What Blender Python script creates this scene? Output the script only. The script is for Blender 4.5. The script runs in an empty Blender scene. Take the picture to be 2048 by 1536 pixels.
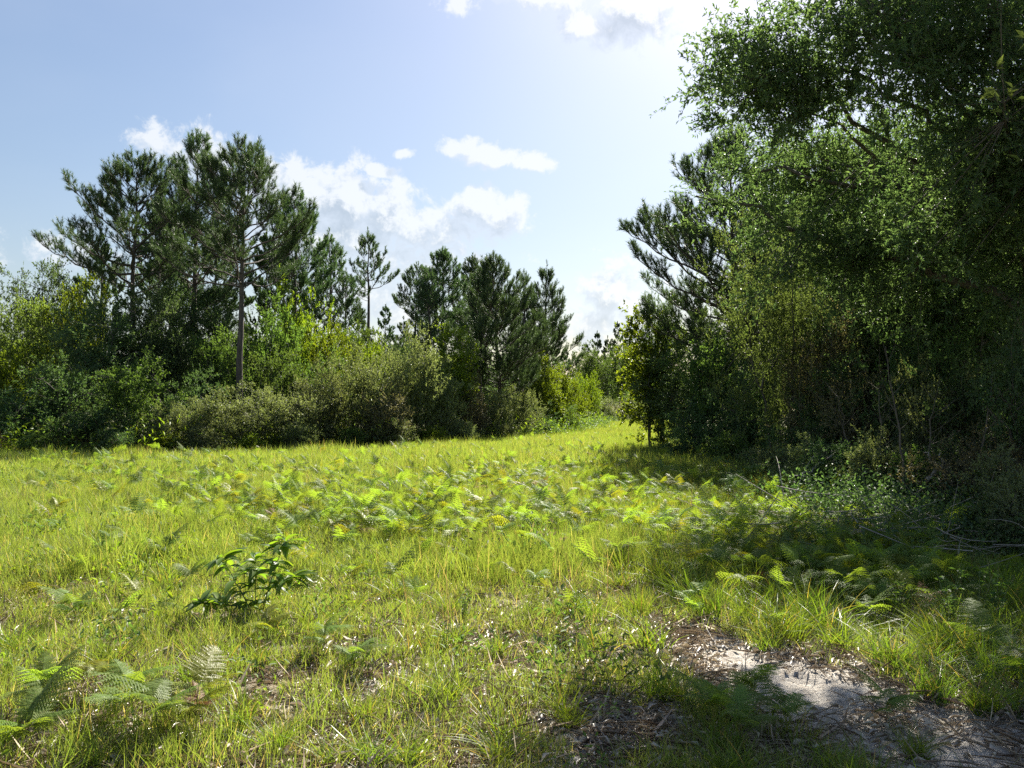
import bpy, math, random
import numpy as np
from math import radians, sin, cos, tan, pi

scene = bpy.context.scene
col = scene.collection
random.seed(5)
RG = np.random.default_rng(11)

# ------------------------------------------------------------------ camera
F_PX, HOR = 1538.0, 814.0            # focal length and horizon row of the 2048x1536 frame
CAM_Z = 1.6
SUN_AZ, SUN_EL = radians(20), radians(41)
cam_data = bpy.data.cameras.new('camera')
cam = bpy.data.objects.new('camera', cam_data)
col.objects.link(cam)
cam_data.sensor_width = 36.0
cam_data.lens = 36.0 * F_PX / 2048.0
cam_data.clip_start = 0.05
cam_data.clip_end = 3000
cam.location = (0, 0, CAM_Z)
cam.rotation_euler = (radians(90) + math.atan((HOR - 768) / F_PX), 0, 0)
scene.camera = cam

# ------------------------------------------------------------------ sky
world = bpy.data.worlds.new('World')
scene.world = world
world.use_nodes = True
wt = world.node_tree
wt.nodes.clear()


class NT:
    """small helper for node trees"""
    def __init__(self, tree):
        self.t = tree

    def n(self, typ, **kw):
        nd = self.t.nodes.new(typ)
        for k, v in kw.items():
            setattr(nd, k, v)
        return nd

    def put(self, sock, v):
        if v is None:
            return
        if hasattr(v, 'is_output') or isinstance(v, bpy.types.NodeSocket):
            self.t.links.new(v, sock)
        else:
            sock.default_value = v

    def m(self, op, a, b=None, c=None, clamp=False):
        nd = self.n('ShaderNodeMath', operation=op, use_clamp=clamp)
        self.put(nd.inputs[0], a); self.put(nd.inputs[1], b); self.put(nd.inputs[2], c)
        return nd.outputs[0]

    def vm(self, op, a, b=None, out=0):
        nd = self.n('ShaderNodeVectorMath', operation=op)
        self.put(nd.inputs[0], a); self.put(nd.inputs[1], b)
        return nd.outputs[out]

    def mix(self, f, a, b, mode='MIX'):
        nd = self.n('ShaderNodeMix', data_type='RGBA', blend_type=mode)
        self.put(nd.inputs[0], f); self.put(nd.inputs[6], a); self.put(nd.inputs[7], b)
        return nd.outputs[2]

    def noise(self, vec, scale, detail=4, rough=0.55, dist=0.0, out=0):
        nd = self.n('ShaderNodeTexNoise')
        if vec is not None:
            self.put(nd.inputs['Vector'], vec)
        nd.inputs['Scale'].default_value = scale
        nd.inputs['Detail'].default_value = detail
        nd.inputs['Roughness'].default_value = rough
        nd.inputs['Distortion'].default_value = dist
        return nd.outputs[out]

    def ramp(self, f, stops):
        nd = self.n('ShaderNodeValToRGB')
        self.put(nd.inputs[0], f)
        cr = nd.color_ramp
        while len(cr.elements) < len(stops):
            cr.elements.new(0.5)
        for e, (p, c) in zip(cr.elements, stops):
            e.position = p
            e.color = (c[0], c[1], c[2], 1) if isinstance(c, (tuple, list)) else (c, c, c, 1)
        return nd.outputs[0]

    def smooth(self, v, lo, hi):
        nd = self.n('ShaderNodeMapRange', interpolation_type='SMOOTHSTEP')
        self.put(nd.inputs[0], v)
        nd.inputs[1].default_value = lo; nd.inputs[2].default_value = hi
        return nd.outputs[0]


W = NT(wt)


def az_el(px, py):
    a = math.atan((px - 1024) / F_PX)
    e = math.atan((HOR - py) / math.hypot(F_PX, px - 1024))
    return a, e


# cumulus clouds: centre (as seen by the camera's frame), half sizes in pixels, weight
CLOUDS = [(600, 385, 105, 72, 1.0), (690, 400, 100, 70, 1.0), (770, 425, 90, 60, 1.0), (660, 480, 170, 80, .85),
          (850, 455, 90, 45, .8), (960, 430, 85, 48, .9), (800, 520, 160, 60, .6), (760, 600, 120, 70, .45),
          (975, 302, 56, 28, .8), (1070, 316, 44, 20, .85), (915, 280, 36, 20, .75),
          (760, 338, 40, 14, .8), (810, 302, 22, 9, .8),
          (318, 268, 50, 32, .55), (400, 310, 60, 40, .4), (125, 492, 90, 26, .3),
          (1225, 590, 62, 72, .75), (1185, 650, 70, 46, .55), (1280, 640, 60, 60, .6),
          (1190, 45, 90, 34, .9), (1270, 10, 90, 50, 1.0), (905, 0, 42, 20, .8), (1080, -20, 90, 30, .8),
          (-500, 500, 200, 70, .9), (-900, 300, 200, 110, .9), (2700, 500, 260, 110, .9), (600, -500, 160, 60, .8),
          (1500, -700, 260, 130, .8), (-300, -200, 120, 60, .8), (3300, 100, 300, 120, .9)]

grp = bpy.data.node_groups.new('cloud_density', 'ShaderNodeTree')
grp.interface.new_socket('p', in_out='INPUT', socket_type='NodeSocketVector')
grp.interface.new_socket('d', in_out='OUTPUT', socket_type='NodeSocketFloat')
G = NT(grp)
gi = G.n('NodeGroupInput'); go = G.n('NodeGroupOutput')
P = gi.outputs[0]
acc = None
wob = G.vm('SUBTRACT', G.noise(P, 9.0, 3, 0.5, out=1), (0.5, 0.5, 0.5))
Pw = G.vm('ADD', P, G.vm('MULTIPLY', wob, (0.045, 0.035, 0.0)))
for (cx, cy, rx, ry, w) in CLOUDS:
    a, e = az_el(cx, cy)
    q = G.vm('SUBTRACT', Pw, (a, e, 0))
    q = G.vm('MULTIPLY', q, (F_PX / rx * .80, F_PX / ry * .80, 0))
    ln = G.vm('LENGTH', q, out=1)
    v = G.m('MULTIPLY', G.m('SUBTRACT', 1.0, ln), w)
    acc = v if acc is None else G.m('MAXIMUM', acc, v)
acc = G.m('MAXIMUM', acc, -0.9)
n1 = G.m('SUBTRACT', G.noise(P, 30.0, 12, 0.66, 0.3), 0.5)
n2 = G.m('SUBTRACT', G.noise(P, 7.0, 3, 0.5), 0.5)
d = G.m('ADD', acc, G.m('MULTIPLY', n1, 2.0))
d = G.m('ADD', d, G.m('MULTIPLY', n2, 0.5))
grp.links.new(d, go.inputs[0])


def cloud_dens(vec):
    g = W.n('ShaderNodeGroup'); g.node_tree = grp
    W.put(g.inputs[0], vec)
    return g.outputs[0]


sky = W.n('ShaderNodeTexSky', sky_type='NISHITA', sun_disc=False)
sky.sun_elevation = SUN_EL
sky.sun_rotation = SUN_AZ
sky.air_density = 1.5
sky.dust_density = 1.0
sky.ozone_density = 4.0
tc = W.n('ShaderNodeTexCoord')
sep = W.n('ShaderNodeSeparateXYZ'); W.put(sep.inputs[0], tc.outputs['Generated'])
az = W.m('ARCTAN2', sep.outputs[0], sep.outputs[1])
el = W.m('ARCSINE', sep.outputs[2])
cb = W.n('ShaderNodeCombineXYZ'); W.put(cb.inputs[0], az); W.put(cb.inputs[1], el)
pv = cb.outputs[0]
dens = cloud_dens(pv)
dens_s = cloud_dens(W.vm('ADD', pv, (0.012, 0.022, 0)))     # a step towards the sun
alpha = W.smooth(dens, -0.04, 0.36)
lit = W.smooth(W.m('SUBTRACT', dens, dens_s), -0.10, 0.42)
thick = W.smooth(dens, 0.15, 0.9)
SKY_K = 0.050
skyc = W.vm('MULTIPLY', sky.outputs[0], (SKY_K, SKY_K, SKY_K))
haze_v = W.smooth(W.noise(W.vm('MULTIPLY', pv, (1.0, 3.2, 1.0)), 1.6, 5, 0.5, 0.6), 0.35, 0.75)
skyc = W.vm('MULTIPLY', skyc, (0.77, 0.73, 0.75))
skyc = W.mix(W.m('MULTIPLY_ADD', haze_v, 0.16, 0.06), skyc, (0.21, 0.24, 0.29, 1))
cshade = W.mix(thick, (0.24, 0.265, 0.30, 1), (0.165, 0.19, 0.22, 1))
ccol = W.mix(lit, cshade, (0.318, 0.324, 0.328, 1))
final = W.mix(W.m('MULTIPLY', alpha, 0.74), skyc, ccol)
bg = W.n('ShaderNodeBackground'); W.put(bg.inputs[0], final); bg.inputs[1].default_value = 1.0
wo = W.n('ShaderNodeOutputWorld'); wt.links.new(bg.outputs[0], wo.inputs[0])
world.cycles.sampling_method = 'MANUAL'
world.cycles.sample_map_resolution = 512

# ------------------------------------------------------------------ sun, exposure
sd = bpy.data.lights.new('sun', 'SUN')
sd.energy = 5.0
sd.angle = radians(0.55)
sd.color = (1.0, 0.94, 0.82)
sun = bpy.data.objects.new('sun', sd)
col.objects.link(sun)
sun.rotation_euler = (-(pi / 2 - SUN_EL), 0, -SUN_AZ)   # light arrives from ahead, a little to the right
sun.location = (20, 60, 50)
scene.view_settings.view_transform = 'Standard'
scene.view_settings.look = 'None'
scene.view_settings.exposure = 1.7
scene.view_settings.gamma = 1.0
scene.view_settings.use_curve_mapping = False
cy = scene.cycles
cy.max_bounces = 8
cy.diffuse_bounces = 5
cy.glossy_bounces = 2
cy.transmission_bounces = 5
cy.volume_bounces = 0
cy.transparent_max_bounces = 4
cy.use_denoising = False
cy.denoising_input_passes = 'RGB_ALBEDO_NORMAL'
cy.denoising_prefilter = 'FAST'
cy.sample_clamp_indirect = 6
cy.caustics_reflective = False
cy.caustics_refractive = False

# ------------------------------------------------------------------ materials


def new_mat(name):
    m = bpy.data.materials.new(name)
    m.use_nodes = True
    m.node_tree.nodes.clear()
    return m, NT(m.node_tree)


def leaf_mat(name, c0, c1, trans=(1.5, 1.45, 0.6), tf=0.42, rough=0.42, spec=0.5, dead=None, vary=0.25):
    """thin leaf: reflecting face, light through it, soft gloss; 'tint' runs c0 -> c1 (-> dead above .9)"""
    m, N = new_mat(name)
    at = N.n('ShaderNodeAttribute', attribute_name='tint')
    oi = N.n('ShaderNodeObjectInfo')
    t = at.outputs['Fac']
    c = N.mix(N.m('MINIMUM', N.m('MULTIPLY', t, 1.12), 1.0), (*c0, 1), (*c1, 1))
    if dead:
        c = N.mix(N.m('GREATER_THAN', t, 0.90), c, (*dead, 1))
    hs = N.n('ShaderNodeHueSaturation')
    N.put(hs.inputs['Color'], c)
    N.put(hs.inputs['Hue'], N.m('MULTIPLY_ADD', oi.outputs['Random'], 0.025, 0.4875))
    N.put(hs.inputs['Value'], N.m('MULTIPLY_ADD', oi.outputs['Random'], vary * 2, 1 - vary))
    c = hs.outputs[0]
    pb = N.n('ShaderNodeBsdfPrincipled')
    N.put(pb.inputs['Base Color'], c)
    pb.inputs['Roughness'].default_value = rough
    pb.inputs['Specular IOR Level'].default_value = spec
    tr = N.n('ShaderNodeBsdfTranslucent')
    N.put(tr.inputs['Color'], N.vm('MULTIPLY', c, trans))
    mx = N.n('ShaderNodeMixShader'); mx.inputs[0].default_value = tf
    N.t.links.new(pb.outputs[0], mx.inputs[1]); N.t.links.new(tr.outputs[0], mx.inputs[2])
    o = N.n('ShaderNodeOutputMaterial'); N.t.links.new(mx.outputs[0], o.inputs[0])
    return m


def bark_mat(name, c0, c1, scale=14.0, stretch=0.25):
    m, N = new_mat(name)
    tcn = N.n('ShaderNodeTexCoord')
    v = N.vm('MULTIPLY', tcn.outputs['Object'], (1, 1, stretch))
    f = N.noise(v, scale, 6, 0.65)
    vo = N.n('ShaderNodeTexVoronoi'); N.put(vo.inputs['Vector'], v); vo.inputs['Scale'].default_value = scale * 0.8
    c = N.ramp(f, [(0.3, c0), (0.68, c1)])
    pb = N.n('ShaderNodeBsdfPrincipled')
    N.put(pb.inputs['Base Color'], c); pb.inputs['Roughness'].default_value = 0.85
    bp = N.n('ShaderNodeBump'); bp.inputs['Strength'].default_value = 0.6; bp.inputs['Distance'].default_value = 0.02
    N.put(bp.inputs['Height'], N.m('ADD', f, vo.outputs[0])); N.t.links.new(bp.outputs[0], pb.inputs['Normal'])
    o = N.n('ShaderNodeOutputMaterial'); N.t.links.new(pb.outputs[0], o.inputs[0])
    return m


M = {}
M['pine'] = leaf_mat('pine_needles', (0.050, 0.088, 0.044), (0.098, 0.148, 0.068), (1.35, 1.4, .75), 0.32, 0.5, 0.3)
M['oak'] = leaf_mat('oak_leaves', (0.056, 0.098, 0.052), (0.112, 0.158, 0.080), (1.55, 1.6, .7), 0.48, 0.5, 0.22)
M['oak_light'] = leaf_mat('young_oak_leaves', (0.078, 0.112, 0.046), (0.140, 0.180, 0.074), (1.55, 1.55, .65), 0.50, 0.52, 0.2)
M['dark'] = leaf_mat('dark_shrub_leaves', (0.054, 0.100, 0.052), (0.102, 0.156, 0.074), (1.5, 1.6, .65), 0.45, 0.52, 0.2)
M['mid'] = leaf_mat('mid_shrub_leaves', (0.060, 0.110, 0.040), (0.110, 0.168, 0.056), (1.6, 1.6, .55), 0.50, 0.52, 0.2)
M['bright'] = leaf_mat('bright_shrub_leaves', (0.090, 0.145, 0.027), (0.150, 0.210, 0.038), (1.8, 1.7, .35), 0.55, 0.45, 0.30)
M['grey'] = leaf_mat('grey_shrub_leaves', (0.120, 0.160, 0.085), (0.195, 0.235, 0.130), (1.5, 1.45, .6), 0.45, 0.45, 0.30)
M['brown'] = leaf_mat('brownish_shrub_leaves', (0.115, 0.125, 0.078), (0.19, 0.19, 0.122), (1.5, 1.3, .6), 0.42, 0.50, 0.30)
M['grass'] = leaf_mat('grass_blades', (0.146, 0.198, 0.050), (0.234, 0.270, 0.085), (1.6, 1.62, .6), 0.52, 0.5, 0.25, dead=(0.36, 0.29, 0.16), vary=.12)
M['grass_deep'] = leaf_mat('tussock_blades', (0.090, 0.155, 0.030), (0.160, 0.220, 0.042), (1.8, 1.7, .4), 0.50, 0.40, 0.4, dead=(0.26, 0.20, 0.10), vary=.12)
M['dry'] = leaf_mat('dry_grass_blades', (0.16, 0.10, 0.055), (0.30, 0.21, 0.12), (1.1, 1.0, .7), 0.35, 0.6, 0.3)
M['fern'] = leaf_mat('fern_fronds', (0.120, 0.195, 0.050), (0.180, 0.245, 0.070), (1.75, 1.7, .4), 0.52, 0.5, 0.14)
M['fern_yellow'] = leaf_mat('yellowing_fern_fronds', (0.15, 0.19, 0.03), (0.22, 0.24, 0.04), (1.7, 1.5, .4), 0.48, 0.45, 0.25)
M['fern_brown'] = leaf_mat('withered_fern_fronds', (0.14, 0.060, 0.025), (0.23, 0.11, 0.045), (1.2, 1.0, .6), 0.35, 0.55, 0.4)
M['sapling'] = leaf_mat('sapling_leaves', (0.075, 0.140, 0.026), (0.115, 0.185, 0.034), (2.2, 2.1, .5), 0.55, 0.42, 0.35, vary=.15)
M['stem'] = leaf_mat('green_stems', (0.10, 0.13, 0.04), (0.14, 0.16, 0.05), (1, 1, 1), 0.05, 0.5, 0.4)
M['litter'] = leaf_mat('dead_leaf_litter', (0.26, 0.21, 0.155), (0.52, 0.46, 0.38), (1, .9, .7), 0.15, 0.38, 0.6)
M['needle_litter'] = leaf_mat('fallen_needles', (0.26, 0.20, 0.145), (0.50, 0.42, 0.32), (1, .9, .7), 0.1, 0.42, 0.5)
M['pine_bark'] = bark_mat('pine_bark', (0.045, 0.036, 0.030), (0.125, 0.10, 0.085))
M['oak_bark'] = bark_mat('oak_bark', (0.045, 0.040, 0.034), (0.14, 0.125, 0.105), 20)
M['twig'] = bark_mat('twig_bark', (0.06, 0.052, 0.042), (0.16, 0.135, 0.11), 30)
M['dead_wood'] = bark_mat('weathered_dead_wood', (0.16, 0.14, 0.12), (0.36, 0.33, 0.29), 26)

# ------------------------------------------------------------------ geometry helpers


def nrm(a):
    return a / np.maximum(np.linalg.norm(a, axis=-1, keepdims=True), 1e-9)


def hgt(x, y):
    x = np.asarray(x, float); y = np.asarray(y, float)
    r = np.hypot(x, y)
    k = np.clip(r / 6, 0, 1)
    z = .035 * np.sin(x * 1.1 + .6) * np.cos(y * .8) + .03 * np.sin(x * .43 + y * .37) * k + .02 * np.sin(2.3 * x + 1.7 * y) * np.sin(1.9 * y)
    z = z + .12 * np.sin(y * .09 + 1.0) * np.clip((r - 8) / 30, 0, 1) + .10 * np.clip((y - 35) / 30, 0, 1)
    return z


def mesh_np(name, chunks, mat, smooth=False):
    """chunks: list of (verts (n,3), faces (m,k), tint (n,) or scalar)"""
    vs, tots, loops, tints, off = [], [], [], [], 0
    for V, Fc, t in chunks:
        V = V.reshape(-1, 3)
        if len(V) == 0:
            continue
        vs.append(V)
        loops.append((Fc + off).reshape(-1)); tots.append(np.full(len(Fc), Fc.shape[1]))
        tints.append(np.broadcast_to(np.asarray(t, float), (len(V),)).copy())
        off += len(V)
    V = np.concatenate(vs); L = np.concatenate(loops).astype(np.int32); T = np.concatenate(tots).astype(np.int32)
    me = bpy.data.meshes.new(name)
    me.vertices.add(len(V)); me.vertices.foreach_set('co', V.astype(np.float32).ravel())
    me.loops.add(len(L)); me.loops.foreach_set('vertex_index', L)
    me.polygons.add(len(T))
    st = np.zeros(len(T), np.int32); st[1:] = np.cumsum(T)[:-1]
    me.polygons.foreach_set('loop_start', st)
    if smooth:
        me.polygons.foreach_set('use_smooth', np.ones(len(T), bool))
    at = me.attributes.new('tint', 'FLOAT', 'POINT')
    at.data.foreach_set('value', np.concatenate(tints).astype(np.float32))
    me.update(calc_edges=True)
    me.materials.append(mat)
    return me


def tubes(Pt, R, sides=5):
    """Pt (B,N,3), R (B,N)"""
    B, N, _ = Pt.shape
    T = np.empty_like(Pt)
    T[:, 1:-1] = Pt[:, 2:] - Pt[:, :-2]; T[:, 0] = Pt[:, 1] - Pt[:, 0]; T[:, -1] = Pt[:, -1] - Pt[:, -2]
    T = nrm(T)
    mean = nrm(Pt[:, -1] - Pt[:, 0])
    ref = np.where(np.abs(mean[:, 2:3]) > .8, np.array([[1., 0.1, 0]]), np.array([[0., 0.1, 1.]]))[:, None, :]
    U = nrm(np.cross(T, ref)); Vv = np.cross(T, U)
    a = np.arange(sides) / sides * 2 * pi
    ring = Pt[:, :, None] + R[:, :, None, None] * (np.cos(a)[:, None] * U[:, :, None] + np.sin(a)[:, None] * Vv[:, :, None])
    b = np.arange(B)[:, None, None] * N * sides; i = np.arange(N - 1)[None, :, None] * sides; s = np.arange(sides)[None, None, :]
    s2 = (s + 1) % sides
    Fc = np.stack([b + i + s, b + i + s2, b + i + sides + s2, b + i + sides + s], -1).reshape(-1, 4)
    return ring.reshape(-1, 3), Fc


def bez(P0, P1, P2, N):
    t = np.linspace(0, 1, N)[None, :, None]
    return (1 - t) ** 2 * P0[:, None] + 2 * t * (1 - t) * P1[:, None] + t ** 2 * P2[:, None]


def leaves(pos, d, ln, wd, up=None, fold=.25, bow=.15):
    """rhombic folded leaves, two triangles each"""
    n = len(pos)
    if up is None:
        up = RG.normal(size=(n, 3)) * .55 + np.array([0, 0, 1.])
    side = nrm(np.cross(d, up)); nn = np.cross(side, d)
    ln = np.broadcast_to(np.asarray(ln, float), (n,))[:, None]; wd = np.broadcast_to(np.asarray(wd, float), (n,))[:, None]
    mid = pos + d * ln * .45
    V = np.stack([pos, mid + side * wd * .5 + nn * wd * fold, pos + d * ln - nn * ln * bow, mid - side * wd * .5 + nn * wd * fold], 1)
    k = np.arange(n)[:, None] * 4
    Fc = np.concatenate([k + [[0, 1, 2]], k + [[0, 2, 3]]])
    return V.reshape(-1, 3), Fc


def rnd_dirs(n, zb=0.0, zs=1.0):
    v = RG.normal(size=(n, 3)); v[:, 2] = v[:, 2] * zs + zb
    return nrm(v)


def tag(o, label=None, cat=None, group=None, kind=None):
    for k, v in (('label', label), ('category', cat), ('group', group), ('kind', kind)):
        if v:
            o[k] = v
    return o


def put_obj(name, me, parent=None, loc=(0, 0, 0), rz=0.0, sc=1.0, rot=None):
    o = bpy.data.objects.new(name, me)
    col.objects.link(o)
    o.location = loc
    o.rotation_euler = rot if rot else (0, 0, rz)
    o.scale = (sc, sc, sc) if np.isscalar(sc) else sc
    if parent:
        o.parent = parent
    return o


def gpos(px, Y, z=0.0):
    X = (px - 1024) / F_PX * Y
    return X, Y, float(hgt(X, Y)) + z


def ypix(py):
    return CAM_Z * F_PX / (py - HOR)


def add_thing(name, parts, px, Y, H, Wm, unitH, unitW, label, cat, group=None, rz=None):
    """an Empty at the plant's foot, its parts copied from library meshes"""
    x, y, z = gpos(px, Y)
    sxy, sz = Wm / unitW, H / unitH
    e = put_obj(name, None, loc=(x, y, z - .03), rz=random.uniform(0, 6.28) if rz is None else rz, sc=(sxy, sxy, sz))
    e.empty_display_size = .3
    tag(e, label, cat, group)
    for pn, me in parts:
        o = put_obj(pn, me, e)
        if pn in ('foliage', 'needles', 'branches', 'stems'):
            o['kind'] = 'stuff'
    return e


# ------------------------------------------------------------------ ground
def bare_f(x, y):
    """0..1: how bare the sand is"""
    x = np.asarray(x, float); y = np.asarray(y, float)

    def seg(ax, ay, bx, by, w):
        dx, dy = bx - ax, by - ay
        t = np.clip(((x - ax) * dx + (y - ay) * dy) / (dx * dx + dy * dy), 0, 1)
        return np.clip(1.25 - np.hypot(x - ax - t * dx, y - ay - t * dy) / w, 0, 1)
    nz = .5 + .5 * np.sin(x * 3.1 + 2 * np.sin(y * 2.3)) * np.sin(y * 3.7 + 1.5 * np.sin(x * 2.9))
    b = seg(1.2, 5.4, 2.3, 3.1, .68)
    b = np.maximum(b, .95 * seg(1.9, 4.4, 2.9, 3.4, .35))
    b = np.maximum(b, .6 * seg(0.2, 3.9, 1.2, 3.2, .5) * (.4 + .8 * nz))
    b = np.maximum(b, .5 * seg(-.75, 4.7, -.1, 3.6, .5) * (.4 + .8 * nz))
    b = np.maximum(b, .36 * seg(-2.2, 4.2, -1.6, 3.2, .6) * (.3 + .9 * nz))
    b = np.maximum(b, .5 * seg(.6, 5.4, 1.6, 6.0, .4) * (.3 + .9 * nz))
    near = np.clip((5.8 - y) / 2.2, 0, 1) * np.clip(nz * 1.3 - .35, 0, 1) * .28
    return np.maximum(b, near)


def warp(n, a, lim):
    u = np.linspace(-1, 1, n)
    return np.sinh(u * a) / np.sinh(a) * lim


gx = warp(361, 7.0, 400) + 0.4
gy = np.concatenate([warp(361, 7.0, 420)[:181] * .24 + 5.0, warp(361, 7.0, 420)[181:] + 5.0])
X, Y = np.meshgrid(gx, gy)
Z = hgt(X, Y)
fine = RG.normal(size=X.shape) * .006 * np.exp(-np.hypot(X, Y - 4) / 14)
bump = .018 * np.sin(X * 9 + np.sin(Y * 7) * 2) * np.sin(Y * 11 + np.sin(X * 8)) * np.exp(-np.hypot(X, Y - 4) / 9)
Z = Z + fine + bump - .02 * bare_f(X, Y)
V = np.stack([X, Y, Z], -1).reshape(-1, 3)
n = 361
idx = np.arange(n * n).reshape(n, n)
Fg = np.stack([idx[:-1, :-1], idx[:-1, 1:], idx[1:, 1:], idx[1:, :-1]], -1).reshape(-1, 4)
gm, N = new_mat('sandy_soil')
tcn = N.n('ShaderNodeTexCoord')
pos = tcn.outputs['Object']
at = N.n('ShaderNodeAttribute', attribute_name='tint')
na = N.noise(pos, 2.2, 6, .6)
nb = N.noise(pos, 28, 5, .7)
ncn = N.noise(pos, 140, 3, .7)
bm_ = N.smooth(N.m('ADD', at.outputs['Fac'], N.m('MULTIPLY', N.m('SUBTRACT', na, .5), .9)), 0.10, 0.46)
sand = N.ramp(N.m('ADD', N.m('MULTIPLY', nb, .6), N.m('MULTIPLY', ncn, .4)), [(.34, (.26, .21, .16)), (.47, (.48, .43, .37)), (.62, (.64, .60, .54))])
duff = N.ramp(nb, [(.3, (.16, .13, .09)), (.55, (.30, .25, .17)), (.75, (.46, .39, .29))])
turf = N.ramp(N.m('ADD', N.m('MULTIPLY', na, .5), N.m('MULTIPLY', nb, .5)), [(.3, (.06, .075, .022)), (.6, (.12, .12, .045)), (.8, (.19, .16, .08))])
dd = N.vm('LENGTH', pos, out=1)
base = N.mix(N.smooth(dd, 4.5, 9.0), duff, turf)
c = N.mix(bm_, base, sand)
pb = N.n('ShaderNodeBsdfPrincipled'); N.put(pb.inputs['Base Color'], c)
pb.inputs['Roughness'].default_value = .9; pb.inputs['Specular IOR Level'].default_value = .25
bp = N.n('ShaderNodeBump'); bp.inputs['Strength'].default_value = 1.0; bp.inputs['Distance'].default_value = .035
N.put(bp.inputs['Height'], N.m('ADD', nb, N.m('MULTIPLY', ncn, .5))); N.t.links.new(bp.outputs[0], pb.inputs['Normal'])
o = N.n('ShaderNodeOutputMaterial'); N.t.links.new(pb.outputs[0], o.inputs[0])
g = put_obj('ground', mesh_np('ground', [(V, Fg, bare_f(X, Y).ravel())], gm, True))
tag(g, kind='structure')


# ------------------------------------------------------------------ plant library
def pine_mesh(seed, H, cb, R, whorl=.42, nper=5, up0=6, dens=1.0, flat=.5, one_side=None, nw=.009, NN=40):
    global RG
    RG = np.random.default_rng(seed)
    nt = 14
    tz = np.linspace(0, H, nt)
    wob = np.cumsum(RG.normal(size=(nt, 2)) * .045, 0); wob[0] = 0
    wob -= np.linspace(0, 1, nt)[:, None] * wob[-1] * .4
    TP = np.stack([wob[:, 0], wob[:, 1], tz], -1)[None]
    r0 = .0125 * H
    TR = (r0 * (1 - tz / H) ** .8 + .012)[None]; TR[0, 0] *= 1.3
    trunk = tubes(TP, TR, 8)

    def tp(z):
        return np.stack([np.interp(z, tz, wob[:, 0]), np.interp(z, tz, wob[:, 1]), z], -1)
    zs, az_, L = [], [], []
    z = cb
    while z < H - .25:
        k = max(2, int(round(nper * RG.uniform(.6, 1.2))))
        a0 = RG.uniform(0, 6.28)
        t = (z - cb) / (H - cb)
        prof = (1 - t) ** .8 * min(1, .66 + 1.5 * t) + .035
        for q in range(k):
            a = a0 + q * 2 * pi / k + RG.normal() * .25
            l = R * prof * RG.uniform(.62, 1.12)
            if one_side and t < (one_side[2] if len(one_side) > 2 else .26):
                l *= 1 + one_side[1] * max(0, cos(a - one_side[0]))
            if t < .12 and RG.random() < .4:
                l *= .5
            zs.append(z + RG.normal() * .07); az_.append(a); L.append(l)
        z += whorl * RG.uniform(.7, 1.3)
    zs, az_, L = map(np.array, (zs, az_, L))
    t = (zs - cb) / (H - cb)
    e0 = np.radians(up0 + 42 * t ** 1.2 + RG.normal(size=len(zs)) * 8)
    D = np.stack([np.cos(az_) * np.cos(e0), np.sin(az_) * np.cos(e0), np.sin(e0)], -1)
    P0 = tp(np.clip(zs, 0, H - .05))
    P1 = P0 + D * (L * .55)[:, None]
    P2 = P0 + D * (L * .98)[:, None]; P2[:, 2] += L * (.10 + .22 * (1 - t))
    NB = 8
    BP = bez(P0, P1, P2, NB)
    BP[:, 1:-1] += RG.normal(size=BP[:, 1:-1].shape) * (L * .016)[:, None, None]
    BR = (.010 + L * .0115)[:, None] * np.linspace(1, .22, NB)[None]
    wood = [(*tubes(BP, BR, 5), .5)]
    # side shoots
    S0, S1, SL = [], [], []
    for b in range(len(zs)):
        ns = int(max(4, L[b] * 8.0 * dens))
        s = RG.uniform(.28, 1.0, ns) ** .85
        ii = np.minimum((s * (NB - 1)).astype(int), NB - 2); f = s * (NB - 1) - ii
        p = BP[b, ii] * (1 - f)[:, None] + BP[b, ii + 1] * f[:, None]
        tng = nrm(BP[b, ii + 1] - BP[b, ii])
        lat = nrm(np.cross(tng, [0, 0, 1.])) * np.where(RG.random(ns) < .5, -1, 1)[:, None]
        dr = nrm(tng * RG.uniform(.5, 1.1, (ns, 1)) + lat * RG.uniform(.35, 1.0, (ns, 1)) + np.array([0, 0, 1.]) * RG.uniform(0, .65, (ns, 1)))
        S0.append(p); S1.append(dr); SL.append(.30 + L[b] * .30 * (1.1 - s) * RG.uniform(.5, 1.2, ns))
        S0.append(BP[b, -1:]); S1.append(nrm(tng[-1:] * .6 + [[0, 0, .7]])); SL.append(np.array([.32]))
    # leader
    S0.append(tp(np.array([H - .02]))); S1.append(np.array([[0, 0, 1.]])); SL.append(np.array([.45]))
    S0, S1, SL = np.concatenate(S0), np.concatenate(S1), np.concatenate(SL)
    E = S0 + S1 * SL[:, None]; E[:, 2] += SL * .25
    SP = bez(S0, S0 + S1 * (SL * .5)[:, None], E, 4)
    wood.append((*tubes(SP, np.broadcast_to(np.array([[.011, .009, .007, .005]]), SP.shape[:2]), 3), .5))
    # needle-bearing tips: end of every shoot, plus 1-3 tips beside it
    tips0, tipd = [], []
    for r in range(3):
        keep = RG.random(len(E)) < (1, .9, .65)[r]
        fr = (1.0, .72, .45)[r]
        i0 = fr * 3; ia = min(int(i0), 2)
        base = SP[:, ia] * (1 - (i0 - ia)) + SP[:, ia + 1] * (i0 - ia)
        dd_ = nrm(E - SP[:, 2])
        if r:
            dd_ = nrm(dd_ + rnd_dirs(len(E), .35) * .9)
        tips0.append(base[keep]); tipd.append(dd_[keep])
    T0, TD = np.concatenate(tips0), np.concatenate(tipd)
    TD = nrm(TD + np.array([0, 0, .38]))
    nt_ = len(T0)
    TL = RG.uniform(.16, .34, nt_)
    s = RG.random((nt_, NN))
    base = T0[:, None] + TD[:, None] * (s * TL[:, None] - .04)[..., None]
    ax = np.broadcast_to(TD[:, None], base.shape)
    rd = rnd_dirs(nt_ * NN).reshape(nt_, NN, 3)
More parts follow.
